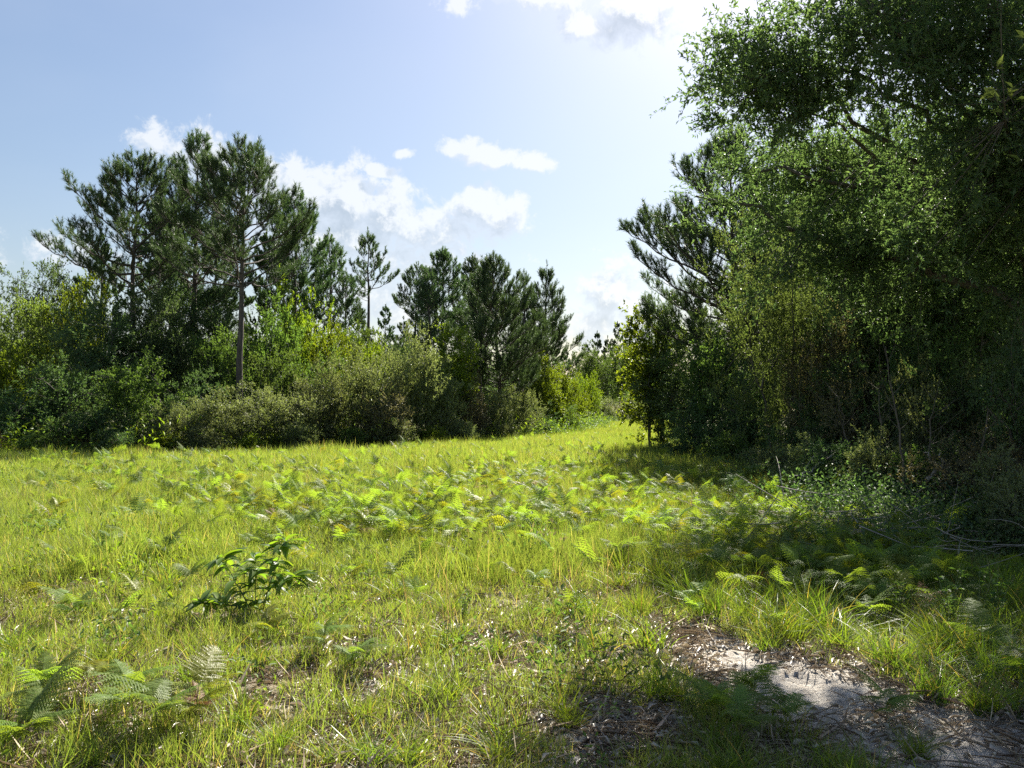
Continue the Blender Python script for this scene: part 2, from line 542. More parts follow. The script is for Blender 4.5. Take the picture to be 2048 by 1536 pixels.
    rd = nrm(rd - ax * (rd * ax).sum(-1, keepdims=True))
    nd = nrm(ax * 1.0 + rd * RG.uniform(.30, 1.0, (nt_, NN, 1)))
    ln = RG.uniform(.12, .23, (nt_, NN, 1))
    side = nrm(np.cross(nd, rnd_dirs(nt_ * NN).reshape(nt_, NN, 3))) * nw
    tip = base + nd * ln; tip[..., 2] -= ln[..., 0] * .10
    NV = np.stack([base - side * .5, base + side * .5, tip], 2).reshape(-1, 3)
    NF = np.arange(len(NV)).reshape(-1, 3)
    tint = np.repeat(np.clip(RG.normal(.45, .22, nt_), 0, 1), NN * 3)
    return mesh_np('pine_trunk', [(*trunk, .5)], M['pine_bark'], True), mesh_np('pine_branches', wood, M['pine_bark'], True), mesh_np('pine_needles', [(NV, NF, tint)], M['pine'])


def broad_mesh(seed, H, Wd, mat, bark='oak_bark', stems=1, zlow=.12, ncl=160, ntw=8, nlf=10, ll=.06, lw=.028,
               tw=.32, ell=None, r0=None, lobes=.30, shell=.45, lean=0, limbs=16, tlen=None, drop=0.0, up=.35, tmean=.5):
    """broad-leaved shrub or tree: stems, limbs, twigs and separate leaves. ell: list of ellipsoids (cx,cy,cz,rx,ry,rz,weight)"""
    global RG
    RG = np.random.default_rng(seed)
    if ell is None:
        zc = H * (zlow + 1) / 2
        ell = [(0, 0, zc, Wd / 2, Wd / 2, H * (1 - zlow) / 2, 1)]
    wts = np.array([e[6] for e in ell], float); wts /= wts.sum()
    which = RG.choice(len(ell), ncl, p=wts)
    E = np.array([e[:6] for e in ell])[which]
    d = rnd_dirs(ncl)
    lob = 1 + lobes * (np.sin(3 * np.arctan2(d[:, 1], d[:, 0]) + seed) * .5 + np.sin(5 * d[:, 2] + 2 * d[:, 0] * 3 + seed * 2) * .5) + RG.normal(size=ncl) * .06
    rr = RG.random(ncl) ** shell * lob
    C = E[:, :3] + d * rr[:, None] * E[:, 3:]
    C[:, 2] = np.maximum(C[:, 2], .10)
    # stems
    r0 = r0 or .012 * H + .006
    top = max(H * .86, .5)
    SPs = []
    for k in range(stems):
        a = RG.uniform(0, 6.28)
        if stems == 1:
            p0 = np.array([0, 0, -.1]); sp = lean
        else:
            p0 = np.array([cos(a) * .12, sin(a) * .12, -.1]); sp = Wd * .28
        p2 = np.array([cos(a) * sp, sin(a) * sp, top * RG.uniform(.75, 1)])
        if stems == 1:
            p2 = np.array([E[:, 0].mean() * .6, E[:, 1].mean() * .6, top])
        p1 = (p0 + p2) / 2 + RG.normal(size=3) * [.06 * H, .06 * H, 0]
        q = bez(p0[None], p1[None], p2[None], 14)[0]
        q[1:-1] += RG.normal(size=(12, 3)) * .008 * H
        SPs.append(q)
    SPs = np.array(SPs)
    SR = np.broadcast_to((r0 / stems ** .5 * np.linspace(1, .18, 14) ** 1.1 + .003)[None], SPs.shape[:2]).copy()
    SR[:, 0] *= 1.25
    stemc = [(*tubes(SPs, SR, 8 if stems == 1 else 5), .5)]
    wood = []
    samp = SPs.reshape(-1, 3)[np.tile(np.arange(14) > 2, stems)]
    # limbs
    li = RG.choice(ncl, min(limbs, ncl), replace=False)
    tgt = C[li]
    want = tgt.copy(); want[:, 2] = tgt[:, 2] - np.hypot(tgt[:, 0], tgt[:, 1]) * .55
    j = np.argmin(((samp[None] - want[:, None]) ** 2).sum(-1), 1)
    A = samp[j]
    mid = (A + tgt) / 2; mid[:, 2] += np.linalg.norm(tgt - A, axis=1) * (.10 - drop)
    LP = bez(A, mid, tgt, 10)
    LL = np.linalg.norm(tgt - A, axis=1)
    LP[:, 1:-1] += RG.normal(size=LP[:, 1:-1].shape) * (LL * .022)[:, None, None]
    wood.append((*tubes(LP, (.006 + LL * .0135)[:, None] * np.linspace(1, .25, 10)[None], 5), .5))
    samp = np.concatenate([samp, LP[:, 3:].reshape(-1, 3)])
    # branches to every leaf cluster
    j = np.argmin(((samp[None] - C[:, None]) ** 2).sum(-1), 1)
    A = samp[j]
    bl = np.linalg.norm(C - A, axis=1)
    mid = (A + C) / 2 + RG.normal(size=C.shape) * (bl * .10)[:, None]
    BP = bez(A, mid, C, 6)
    wood.append((*tubes(BP, (.002 + bl * .0065)[:, None] * np.linspace(1, .35, 6)[None], 4), .5))
    # twigs
    tlen = tlen or tw
    out = nrm(C - np.array([0, 0, H * .4])) * .55
    T0 = np.repeat(C, ntw, 0) + RG.normal(size=(ncl * ntw, 3)) * tw * .28
    TD = nrm(np.repeat(out, ntw, 0) + rnd_dirs(ncl * ntw) + np.array([0, 0, up]))
    TLn = tlen * RG.uniform(.5, 1.25, ncl * ntw)
    T2 = T0 + TD * TLn[:, None]; T2[:, 2] -= TLn * drop
    TP = bez(T0, T0 + TD * (TLn * .5)[:, None], T2, 3)
    twm = (TP, np.broadcast_to(np.array([[.0024, .0016, .0008]]), TP.shape[:2]))
    wood.append((*tubes(*twm, 3), .5))
    nT = len(T0)
    s = RG.uniform(.08, 1.03, (nT, nlf))
    base = T0[:, None] + (T2 - T0)[:, None] * s[..., None]
    ax = np.broadcast_to(nrm(T2 - T0)[:, None], base.shape)
    rd = rnd_dirs(nT * nlf, .25).reshape(nT, nlf, 3)
    ld = nrm(ax * .75 + rd * .85)
    ctint = np.clip(RG.normal(tmean, .16, ncl), 0, 1)
    tint = np.clip(np.repeat(ctint, ntw)[:, None] + RG.normal(size=(nT, nlf)) * .2, 0, 1)
    nL = nT * nlf
    lnn = ll * RG.uniform(.55, 1.15, nL)
    LV, LF = leaves(base.reshape(-1, 3), ld.reshape(-1, 3), lnn, lnn / ll * lw)
    return (mesh_np('stems', stemc, M[bark], True), mesh_np('branches', wood, M[bark], True), mesh_np('foliage', [(LV, LF, np.repeat(tint.ravel(), 4))], M[mat]))


LIB = {}


def lib(kind, H, Wd, n, **kw):
    LIB[kind] = [(H, Wd, broad_mesh(900 + 17 * i + sum(map(ord, kind)), H, Wd, **kw)) for i in range(n)]


lib('dark', 3.4, 3.2, 2, mat='dark', bark='twig', stems=5, ncl=150, ntw=10, nlf=16, ll=.082, lw=.042, zlow=.02, tw=.32, lobes=.42)
lib('mid', 3.4, 3.2, 2, mat='mid', bark='twig', stems=4, ncl=140, ntw=10, nlf=15, ll=.09, lw=.048, zlow=.04, tw=.34, lobes=.42)
lib('bright', 3.4, 2.8, 2, mat='bright', bark='twig', stems=4, ncl=140, ntw=9, nlf=14, ll=.105, lw=.05, zlow=.05, tw=.42, up=.7)
lib('grey', 2.6, 3.0, 3, mat='grey', bark='twig', stems=7, ncl=150, ntw=12, nlf=16, ll=.072, lw=.034, zlow=0.0, tw=.36, up=.6, lobes=.42)
lib('brown', 2.8, 2.4, 2, mat='brown', bark='twig', stems=8, ncl=130, ntw=12, nlf=14, ll=.060, lw=.027, zlow=0.0, tw=.40, lobes=.42, up=.5)
lib('tree', 7.0, 4.0, 2, mat='mid', stems=1, ncl=260, ntw=10, nlf=13, ll=.11, lw=.06, lobes=.4, zlow=.16, tw=.48, limbs=24)
lib('darktree', 7.0, 4.4, 2, mat='oak', stems=1, ncl=270, ntw=11, nlf=16, ll=.095, lw=.05, lobes=.4, zlow=.12, tw=.48, limbs=26)
lib('brighttree', 6.0, 2.4, 1, mat='bright', stems=1, ncl=130, ntw=7, nlf=9, ll=.15, lw=.10, zlow=.05, tw=.45, limbs=20)
M['oak_pale'] = leaf_mat('pale_oak_leaves', (0.100, 0.155, 0.060), (0.165, 0.215, 0.085), (1.55, 1.6, .5), 0.52, 0.45, 0.3)
lib('paleoak', 6.0, 4.6, 1, mat='oak_pale', stems=2, ncl=260, ntw=11, nlf=15, ll=.10, lw=.05, lobes=.35, zlow=.06, tw=.44, limbs=26)
lib('lightoak', 6.0, 4.6, 1, mat='oak_light', stems=2, ncl=300, ntw=11, nlf=16, ll=.078, lw=.034, lobes=.35, zlow=.10, tw=.44, limbs=26)


def bush(kind, name, px, top, Y, hw, label, cat='shrub', group=None, var=None):
    H = (HOR - top) / F_PX * Y + CAM_Z
    Wm = 2 * hw / F_PX * Y
    v = LIB[kind][random.randrange(len(LIB[kind])) if var is None else var]
    parts = [('trunk' if 'tree' in kind else 'stems', v[2][0]), ('branches', v[2][1]), ('foliage', v[2][2])]
    return add_thing(name, parts, px, Y, H, Wm * 1.0, v[0] * 1.04, v[1] * 1.08, label, cat, group)


# ---- left wood: pines
PINES = [
    # px, top, Y, crown base row, R px, whorl, nper, label, extra
    (272, 308, 33, 585, 150, .46, 5, 'broad pine at the left end, long limbs reaching left over the paler trees', dict(one_side=(pi, .55))),
    (392, 262, 36, 640, 120, .44, 5, 'tallest pine of the left group, dark narrow top between two others', {}),
    (482, 284, 30, 592, 158, .44, 5, 'pine with its bare lower trunk in full view above the left shrubs', {}),
    (592, 378, 39, 640, 85, .46, 4, 'shorter pine on the right shoulder of the left pine group', {}),
    (655, 462, 45, 650, 60, .48, 4, 'thin pale pine just right of the left pine group', {}),
    (738, 466, 50, 600, 52, .55, 4, 'slender open pine standing alone with a pointed see-through crown', {}),
    (692, 548, 56, 700, 48, .5, 4, 'low pine tucked left of the slender lone pine', {}),
    (832, 535, 60, 640, 48, .5, 4, 'leftmost pine of the middle clump, trunk bare below its crown', {}),
    (884, 500, 57, 680, 66, .46, 5, 'highest rounded pine in the back of the middle clump', {}),
    (940, 515, 64, 690, 55, .48, 5, 'pine hidden at the back between the two fullest middle pines', {}),
    (992, 510, 40, 790, 105, .36, 6, 'full dark pine nearest the clearing in the middle clump', {}),
    (858, 545, 54, 700, 50, .48, 5, 'low dark pine between the leftmost and the highest middle pines', {}),
    (962, 538, 52, 700, 52, .48, 5, 'pine just behind the left shoulder of the full dark pine', {}),
    (1045, 545, 47, 730, 56, .44, 5, 'pine just behind the right shoulder of the full dark pine', {}),
    (1092, 530, 50, 760, 58, .44, 5, 'right-hand pine of the middle clump with limbs reaching right', dict(one_side=(0, .5))),
    (1462, 258, 25, 735, 175, .40, 6, 'pine on the right with forked dark limbs against the sky beside the oak', dict(one_side=(pi, .35, .75))),
    (1600, 300, 31, 640, 110, .5, 5, 'pine behind the oak foliage, right of the open-limbed pine', {}),
]
for i, (px, top, Yd, cbp, rpx, wh, npn, lab, ex) in enumerate(PINES):
    H = (HOR - top) / F_PX * Yd + CAM_Z - .35
    cbz = (HOR - cbp) / F_PX * Yd + CAM_Z
    if px in (592, 655, 738, 692, 832, 884, 940, 1600):
        wdt = .022
    else:
        wdt = .016
    w_, b_, f_ = pine_mesh(40 + i, H, cbz, rpx / F_PX * Yd * 1.25, wh, npn, nw=wdt, dens=(.75 if px in (738, 692, 655) else 1.0), **ex)
    x, y, z = gpos(px, Yd)
    e = put_obj('pine_tree', None, loc=(x, y, z - .05)); tag(e, lab, 'pine tree', 'pines along the edges of the clearing')
    put_obj('trunk', w_, e); tag(put_obj('branches', b_, e), kind='stuff'); tag(put_obj('needles', f_, e), kind='stuff')
# far pines share three meshes
FARP = [(15.0, pine_mesh(71, 14, 6.0, 2.6, .7, 4, nw=.07, dens=.6)), (15.0, pine_mesh(72, 14, 7.5, 2.2, .7, 4, nw=.07, dens=.6)),
        (15.0, pine_mesh(73, 14, 4.5, 3.0, .7, 4, nw=.07, dens=.7))]
far = [(1150, 708, 118), (1172, 690, 105), (1196, 668, 112), (1216, 676, 98), (1236, 650, 108), (1252, 668, 120), (1274, 655, 104), (1296, 672, 112),
       (1318, 650, 100), (1350, 640, 96), (1130, 700, 100), (1108, 650, 90), (1046, 600, 85), (960, 590, 84), (866, 610, 86), (806, 640, 92), (770, 620, 84),
       (716, 620, 80), (628, 560, 66), (566, 520, 60), (530, 470, 52), (430, 430, 48), (340, 430, 50), (318, 400, 46), (200, 480, 52), (150, 560, 60),
       (1400, 600, 60), (1460, 560, 55), (1530, 520, 50), (1680, 430, 44), (1760, 380, 42), (1840, 360, 40), (1930, 330, 40), (2020, 320, 40), (-60, 560, 60), (-140, 520, 56)]
ORD = ['first', 'second', 'third', 'fourth', 'fifth', 'sixth', 'seventh', 'eighth', 'ninth', 'tenth', 'eleventh', 'twelfth', 'thirteenth', 'fourteenth', 'fifteenth', 'sixteenth']
for i, (px, top, Yd) in enumerate(far):
    fh, (w_, b_, f_) = FARP[i % 3]
    H = (HOR - top) / F_PX * Yd + CAM_Z
    s = H / 14.2
    x, y, z = gpos(px, Yd)
    e = put_obj('pine_tree', None, loc=(x, y, z - .05), rz=random.uniform(0, 6.28), sc=(s * random.uniform(.85, 1.1), s * random.uniform(.85, 1.1), s))
    zone = lambda p, q: 0 if q > 88 and 1100 < p < 1380 else 1 if p < 780 else 2 if p < 1120 else 3
    zi = zone(px, Yd)
    ordn = sum(1 for p, t_, q in far if zone(p, q) == zi and p < px)
    zn = ('of the hazy far pines where the clearing narrows', 'of the pines glimpsed behind the left pine group', 'of the pines glimpsed behind the middle clump', 'of the pines mostly hidden behind the right thicket')[zi]
    tag(e, ORD[ordn] + ' from the left ' + zn, 'pine tree', 'background pines')
    put_obj('trunk', w_, e); tag(put_obj('branches', b_, e), kind='stuff'); tag(put_obj('needles', f_, e), kind='stuff')

# ---- left wood: shrubs and broad-leaved trees  (kind, name, px, top, Y, half width px, label)
SH = [
    # far left
    ('darktree', 'oak_tree', 80, 508, 40, 85, 'blue-green broadleaf tree top rising at the far left under the long pine limbs'),
    ('paleoak', 'oak_tree', 40, 560, 33, 95, 'pale yellow-green sunlit tree at the left edge of the photo'),
    ('bright', 'leafy_shrub', 20, 690, 30, 75, 'pale sunlit shrub low at the left edge, below the pale tree'),
    ('bright', 'leafy_shrub', 160, 572, 34, 62, 'bright yellow-green shrub top under the leftmost pine'),
    ('darktree', 'oak_tree', 300, 565, 31.5, 85, 'dark broadleaf tree right under the lower limbs of the leftmost pine'),
    ('darktree', 'oak_tree', 205, 590, 30, 110, 'dark rounded tree under the leftmost pine'),
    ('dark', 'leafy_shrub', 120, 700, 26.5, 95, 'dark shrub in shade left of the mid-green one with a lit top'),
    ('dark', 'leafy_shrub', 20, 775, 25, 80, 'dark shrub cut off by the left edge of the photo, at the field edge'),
    ('darktree', 'oak_tree', 355, 560, 34, 85, 'dark tree filling the gap between the two left pine trunks'),
    ('mid', 'leafy_shrub', 270, 705, 26.5, 90, 'mid-green bushy shrub with a lit top, left of the grey ones'),
    ('dark', 'leafy_shrub', 190, 800, 25.5, 85, 'low dark shrub at the foot of the mid-green bushy one'),
    ('darktree', 'oak_tree', 425, 560, 35, 70, 'dark tree directly left of the bare pine trunk'),
    ('mid', 'leafy_shrub', 440, 650, 31.5, 60, 'slim green shrub beside the foot of the bare pine trunk'),
    ('dark', 'leafy_shrub', 395, 740, 28.5, 70, 'dark shrub in the shadow below the bare pine trunk'),
    ('mid', 'leafy_shrub', 540, 600, 34, 75, 'tall green shrub right of the bare pine trunk'),
    ('bright', 'leafy_shrub', 600, 588, 37, 65, 'bright yellow-green tall shrub below the shoulder pine'),
    ('bright', 'leafy_shrub', 655, 655, 36, 60, 'yellow-green shrub stepping down right of the tallest bright one'),
    ('mid', 'leafy_shrub', 720, 640, 42, 60, 'green shrub at the foot of the slender lone pine'),
    ('bright', 'leafy_shrub', 745, 690, 37, 55, 'bright shrub behind the tall grey-green one'),
    ('dark', 'leafy_shrub', 800, 655, 44, 48, 'dark evergreen shrub showing behind the tall grey-green one'),
    ('mid', 'leafy_shrub', 640, 700, 31.5, 75, 'olive green shrub behind the long grey front row'),
    ('mid', 'leafy_shrub', 560, 690, 30.5, 65, 'green shrub over the middle of the grey front row'),
    ('grey', 'grey_shrub', 350, 795, 26, 62, 'leftmost grey-green shrub of the front row'),
    ('grey', 'grey_shrub', 450, 782, 26.5, 80, 'rounded olive-grey shrub left of the middle of the front row'),
    ('grey', 'grey_shrub', 545, 770, 27.5, 80, 'grey feathery shrub in the middle of the front row'),
    ('grey', 'grey_shrub', 640, 735, 29, 75, 'grey-green shrub where the front row grows taller'),
    ('grey', 'grey_shrub', 730, 700, 30.5, 80, 'tall grey-green shrub, broadest of the front row'),
    ('grey', 'grey_shrub', 820, 665, 32.5, 80, 'tallest grey-green shrub of the front row, its top in front of pines'),
    ('brown', 'grey_shrub', 770, 770, 30, 60, 'brownish thin-leaved shrub in front of the tallest grey one'),
    ('grey', 'grey_shrub', 880, 735, 34, 60, 'grey shrub just left of the full dark pine'),
    ('brighttree', 'maple_tree', 914, 622, 36, 44, 'bright lime-green young tree standing left of the full dark pine'),
    ('mid', 'leafy_shrub', 885, 700, 38, 50, 'green shrub at the foot of the lime-green young tree'),
    ('brown', 'grey_shrub', 935, 760, 35.5, 48, 'brownish grey shrub left below the full dark pine'),
    ('grey', 'grey_shrub', 985, 775, 37, 50, 'grey-blue shrub around the foot of the full dark pine'),
    ('grey', 'grey_shrub', 1040, 770, 40, 48, 'silvery shrub right of the full dark pine at the field edge'),
    ('bright', 'leafy_shrub', 1085, 715, 46, 52, 'yellow-green shrub below the right-hand middle pine'),
    ('bright', 'leafy_shrub', 1130, 742, 50, 40, 'yellow-green shrub next to the end of the middle row'),
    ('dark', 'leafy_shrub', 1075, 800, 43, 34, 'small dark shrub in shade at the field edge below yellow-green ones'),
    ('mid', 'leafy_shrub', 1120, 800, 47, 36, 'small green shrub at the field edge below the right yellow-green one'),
    ('bright', 'leafy_shrub', 1172, 757, 62, 32, 'last yellow-green shrub of the middle row before the far opening'),
    ('grey', 'grey_shrub', 1205, 800, 66, 34, 'pale grey shrub at the left of the far opening'),
    ('brown', 'grey_shrub', 1240, 806, 70, 32, 'brown-grey shrub at the middle of the far opening'),
    ('grey', 'grey_shrub', 1278, 800, 66, 34, 'pale grey shrub at the right of the far opening'),
    ('mid', 'leafy_shrub', 1150, 760, 74, 40, 'green shrub behind the last yellow-green one'),
    ('tree', 'oak_tree', 1185, 695, 84, 42, 'hazy green tree below the far pines, left side'),
    ('tree', 'oak_tree', 1250, 682, 88, 46, 'hazy green tree below the far pines, centre'),
    ('mid', 'leafy_shrub', 1300, 750, 72, 44, 'green shrub below the far pines, right side'),
    ('tree', 'oak_tree', 470, 640, 44, 90, 'green tree in the back behind the bare pine trunk'),
    ('tree', 'oak_tree', 640, 640, 48, 90, 'green tree in the back behind the yellow-green shrubs'),
    ('darktree', 'oak_tree', 790, 665, 56, 80, 'dark tree in the back below the leftmost middle pine'),
    ('darktree', 'oak_tree', 930, 670, 56, 90, 'dark tree in the back behind the full dark pine'),
    ('darktree', 'oak_tree', 1050, 680, 60, 75, 'dark tree in the back below the right-hand middle pine'),
    # right side
    ('tree', 'sweetgum_tree', 1325, 560, 27, 44, 'slim light-green tree with loose sprays reaching left of the forked pine'),
    ('brighttree', 'sweetgum_tree', 1300, 585, 27, 62, 'low yellow-green tree whose sprays reach farthest into the clearing'),
    ('darktree', 'oak_tree', 1395, 650, 25, 110, 'dark rounded tree under the lowest limb of the forked pine'),
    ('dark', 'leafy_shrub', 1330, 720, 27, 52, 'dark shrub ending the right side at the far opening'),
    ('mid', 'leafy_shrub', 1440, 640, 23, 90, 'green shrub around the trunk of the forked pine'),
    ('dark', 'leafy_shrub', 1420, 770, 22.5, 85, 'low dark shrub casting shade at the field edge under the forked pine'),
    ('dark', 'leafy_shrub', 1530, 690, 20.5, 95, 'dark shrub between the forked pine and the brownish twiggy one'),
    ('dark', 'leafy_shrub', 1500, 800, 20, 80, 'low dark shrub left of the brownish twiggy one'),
    ('darktree', 'oak_tree', 1700, 230, 23, 150, 'tall dark oak rising behind the young olive oak'),
    ('darktree', 'oak_tree', 1790, 330, 15.5, 165, 'dark oak filling the view under the limbs of the biggest oak'),
    ('darktree', 'oak_tree', 1960, 300, 14.8, 170, 'dark oak close behind the biggest oak at the right edge'),
    ('dark', 'leafy_shrub', 2085, 600, 9.6, 120, 'tall dark shrub hiding the lower trunk of the biggest oak'),
    ('darktree', 'oak_tree', 1860, 190, 21, 165, 'tall dark oak seen through the biggest oak, left of its trunk'),
    ('darktree', 'oak_tree', 2020, 150, 20, 165, 'tall dark oak directly behind the trunk of the biggest oak'),
    ('lightoak', 'oak_tree', 1570, 420, 16.5, 135, 'young oak with olive sunlit leaves in front of the right pines'),
    ('brown', 'grey_shrub', 1655, 625, 15.5, 95, 'brownish grey twiggy shrub with fine leaves in the right thicket'),
    ('brown', 'grey_shrub', 1730, 740, 14, 90, 'twiggy brown shrub right of the taller brownish one'),
    ('dark', 'leafy_shrub', 1620, 800, 15.5, 80, 'low dark shrub at the foot of the brownish twiggy one'),
    ('darktree', 'oak_tree', 1760, 440, 18.5, 170, 'dark oak behind the brown twiggy shrubs'),
    ('darktree', 'oak_tree', 1930, 380, 19, 190, 'dark oak behind the trunk of the biggest oak'),
    ('dark', 'leafy_shrub', 1820, 660, 13.5, 110, 'dark glossy shrub behind the pale thin sapling trunk'),
    ('grey', 'grey_shrub', 1890, 720, 12, 110, 'fine-leaved glinting shrub under the biggest oak'),
    ('dark', 'leafy_shrub', 1980, 690, 11.5, 120, 'dark shrub right of the fine-leaved glinting one'),
    ('brown', 'grey_shrub', 1960, 850, 9.6, 110, 'low twiggy shrub behind the brush pile'),
    ('grey', 'grey_shrub', 2060, 900, 8.2, 120, 'low fine-leaved shrub at the right edge behind the ferns'),
    ('dark', 'leafy_shrub', 2140, 760, 10.5, 160, 'dark shrub cut off by the right edge of the photo'),
    ('grey', 'grey_shrub', 1610, 880, 13.2, 75, 'low pale shrub behind the glinting ferns at the thicket foot'),
    ('dark', 'leafy_shrub', 1690, 860, 12.2, 80, 'low green shrub covering the thicket foot left of the leaning sapling'),
    ('grey', 'grey_shrub', 1760, 870, 11.2, 80, 'low grey-green shrub around the foot of the leaning sapling'),
    ('mid', 'leafy_shrub', 1845, 890, 10.6, 75, 'low leafy shrub directly behind the brush pile'),
    ('dark', 'leafy_shrub', 1920, 860, 10.2, 85, 'low dark shrub right behind the brush pile'),
    ('mid', 'leafy_shrub', 2010, 930, 8.9, 85, 'low leafy shrub above the right-edge ferns'),
    ('dark', 'leafy_shrub', 1700, 700, 14.6, 100, 'dark shrub in the middle of the right thicket'),
    ('dark', 'leafy_shrub', 1900, 640, 12.8, 115, 'tall dark shrub behind the brush pile'),
    ('mid', 'low_bush', 70, 860.0, 23.4, 36.7, 'low leafy bush out in the grass before the left dark shrubs'),
    ('dark', 'low_bush', 235, 845.6, 24.3, 43.2, 'small dark bush at the foot of the mid-green bushy shrub'),
    ('bright', 'low_bush', 330, 863.2, 25.0, 30.5, 'small yellow-green seedling bush left of the grey front row'),
    ('grey', 'low_bush', 410, 850.6, 25.2, 37.8, 'small grey bush before the leftmost grey shrubs'),
    ('bright', 'low_bush', 505, 867.2, 26.0, 25.7, 'tiny yellow-green bush before the middle of the front row'),
    ('grey', 'low_bush', 600, 842.5, 27.0, 38.8, 'small grey bush before the taller part of the front row'),
    ('mid', 'low_bush', 705, 851.6, 28.6, 30.0, 'small leafy bush at the foot of the broad grey-green shrub'),
    ('grey', 'low_bush', 790, 834.8, 29.6, 38.7, 'small grey bush before the brownish thin-leaved shrub'),
    ('bright', 'low_bush', 865, 848.1, 31.6, 27.2, 'small bright bush at the foot of the tallest grey shrub'),
    ('grey', 'low_bush', 925, 837.0, 33.5, 31.3, 'small grey bush left below the full dark pine'),
    ('grey', 'low_bush', 1010, 839.6, 36.0, 26.5, 'small pale bush standing out into the field under the full dark pine'),
    ('mid', 'low_bush', 1095, 832.3, 42.0, 25.0, 'small bush at the field edge near the bend of the clearing'),
    ('dark', 'low_bush', 1360, 856.9, 21.5, 44.4, 'small dark bush in the shade under the forked pine'),
    ('mid', 'low_bush', 1460, 863.9, 18.5, 51.5, 'small leafy bush before the dark shrubs under the forked pine'),
    ('grey', 'low_bush', 1545, 883.5, 15.5, 55.4, 'small grey bush between shaded grass and glinting ferns'),
    ('darktree', 'oak_tree', 1560, 420, 33, 130, 'dark tree in the back between the two right pines'),
    ('darktree', 'oak_tree', 1700, 380, 30, 150, 'dark tree in the back behind the young olive oak'),
    ('darktree', 'oak_tree', 1880, 300, 30, 170, 'dark tree in the back behind the biggest oak, left of its trunk'),
    ('darktree', 'oak_tree', 2050, 280, 28, 180, 'dark tree in the back at the right edge'),
]
for (kd, nm, px, top, Yd, hw, lab) in SH:
    ct = 'tree' if 'tree' in nm else 'shrub'
    bush(kd, nm, px, top, Yd, hw, lab, ct, 'trees of the thicket' if ct == 'tree' else 'shrubs of the thicket')

# ---- the big oak on the right
def oak():
    bx, by, bz = gpos(2065, 10.8)
    # ellipsoids in the oak's own axes (x right, y away)
    ell = [(-2.6, -1.6, 7.6, 2.7, 2.0, 1.6, 1.1), (-4.6, -1.3, 6.9, 1.5, 1.3, .95, .75), (-1.0, -2.3, 6.4, 2.4, 1.0, 1.3, .7), (-1.4, -1.5, 5.4, 2.2, 1.6, 1.2, 1.1),
           (0.2, .2, 9.2, 3.4, 2.6, 2.0, 1.5), (-2.4, -.4, 9.3, 2.2, 1.6, 1.2, .45), (1.4, -1.2, 6.4, 2.6, 2.2, 2.2, 1.0), (1.2, .6, 4.2, 2.6, 2.0, 1.6, .8),
           (-2.2, 1.0, 4.7, 2.3, 1.2, 1.2, .7), (-2.3, 2.6, 6.6, 2.5, 1.4, 1.5, 1.1), (.3, 2.6, 6.4, 2.4, 1.4, 1.6, .8), (.4, -.6, 4.6, 1.8, 1.4, 1.2, .7)]
    w_, b_, f_ = broad_mesh(777, 11.0, 8, 'oak', 'oak_bark', 1, ncl=1600, ntw=12, nlf=15, ll=.090, lw=.034, tw=.46, ell=ell, r0=.24,
                        limbs=46, shell=.55, drop=.05, lobes=.32, up=.1)
    e = put_obj('oak_tree', None, loc=(bx, by, bz - .05), sc=.83); tag(e, 'biggest oak, dark leafy crown overhanging the whole upper right', 'tree', 'trees of the thicket')
    put_obj('trunk', w_, e); tag(put_obj('branches', b_, e), kind='stuff'); tag(put_obj('foliage', f_, e), kind='stuff')
    # slender near tree just outside the right edge, its large leaves hang into the frame
    ell = [(-.5, -.1, 3.9, .75, .5, .75, 1), (-.55, 0, 2.6, .6, .5, .35, .45), (.3, .3, 4.4, .9, .8, .7, 1)]
    w_, b_, f_ = broad_mesh(778, 4.6, 2, 'oak_light', 'oak_bark', 1, ncl=46, ntw=5, nlf=6, ll=.10, lw=.034, tw=.30, ell=ell, r0=.035, limbs=10)
    bx, by, bz = gpos(2390, 4.9)
    e = put_obj('sapling_tree', None, loc=(bx, by, bz - .03)); tag(e, 'near leafy branches hanging in at the right edge in front of the big oak', 'tree')
    put_obj('trunk', w_, e); tag(put_obj('branches', b_, e), kind='stuff'); tag(put_obj('foliage', f_, e), kind='stuff')


oak()

# ---- thin pale saplings in the right thicket
def thin_sapling(px, Yd, top, lean, lab, seed):
    rg = np.random.default_rng(seed)
    H = (HOR - top) / F_PX * Yd + CAM_Z
    q = bez(np.array([[0, 0, -.1]]), np.array([[lean * .2, 0, H * .5]]), np.array([[lean, .1, H]]), 12)
    q[:, 1:-1] += rg.normal(size=(1, 10, 3)) * .02
    ch = [(*tubes(q, np.linspace(.022, .004, 12)[None], 7), .5)]
    k = rg.integers(4, 12, 9)
    A = q[0, np.minimum(k, 11)]
    d = rg.normal(size=(9, 3)) * [.5, .5, .15] + [0, 0, .5]
    ch.append((*tubes(bez(A, A + d * .15, A + d * .38 + [0, 0, .08], 5), np.tile(np.linspace(.005, .002, 5), (9, 1)), 4), .5))
    x, y, z = gpos(px, Yd)
    o = put_obj('thin_sapling', mesh_np('thin_sapling', ch, M['twig'], True), loc=(x, y, z))
    tag(o, lab, 'sapling', 'thin saplings in the right thicket')


thin_sapling(1812, 10.4, 690, -.22, 'pale thin leaning sapling trunk in front of the dark thicket', 1)
thin_sapling(1842, 10.6, 800, .25, 'short pale stem crossing the foot of the leaning sapling', 2)
thin_sapling(1758, 11.5, 780, .05, 'upright grey sapling stem left of the leaning one', 3)
thin_sapling(1700, 13.0, 800, -.15, 'thin stem among the twiggy brown shrubs', 4)
thin_sapling(1945, 9.6, 780, .3, 'thin grey stem right of the brush pile', 5)

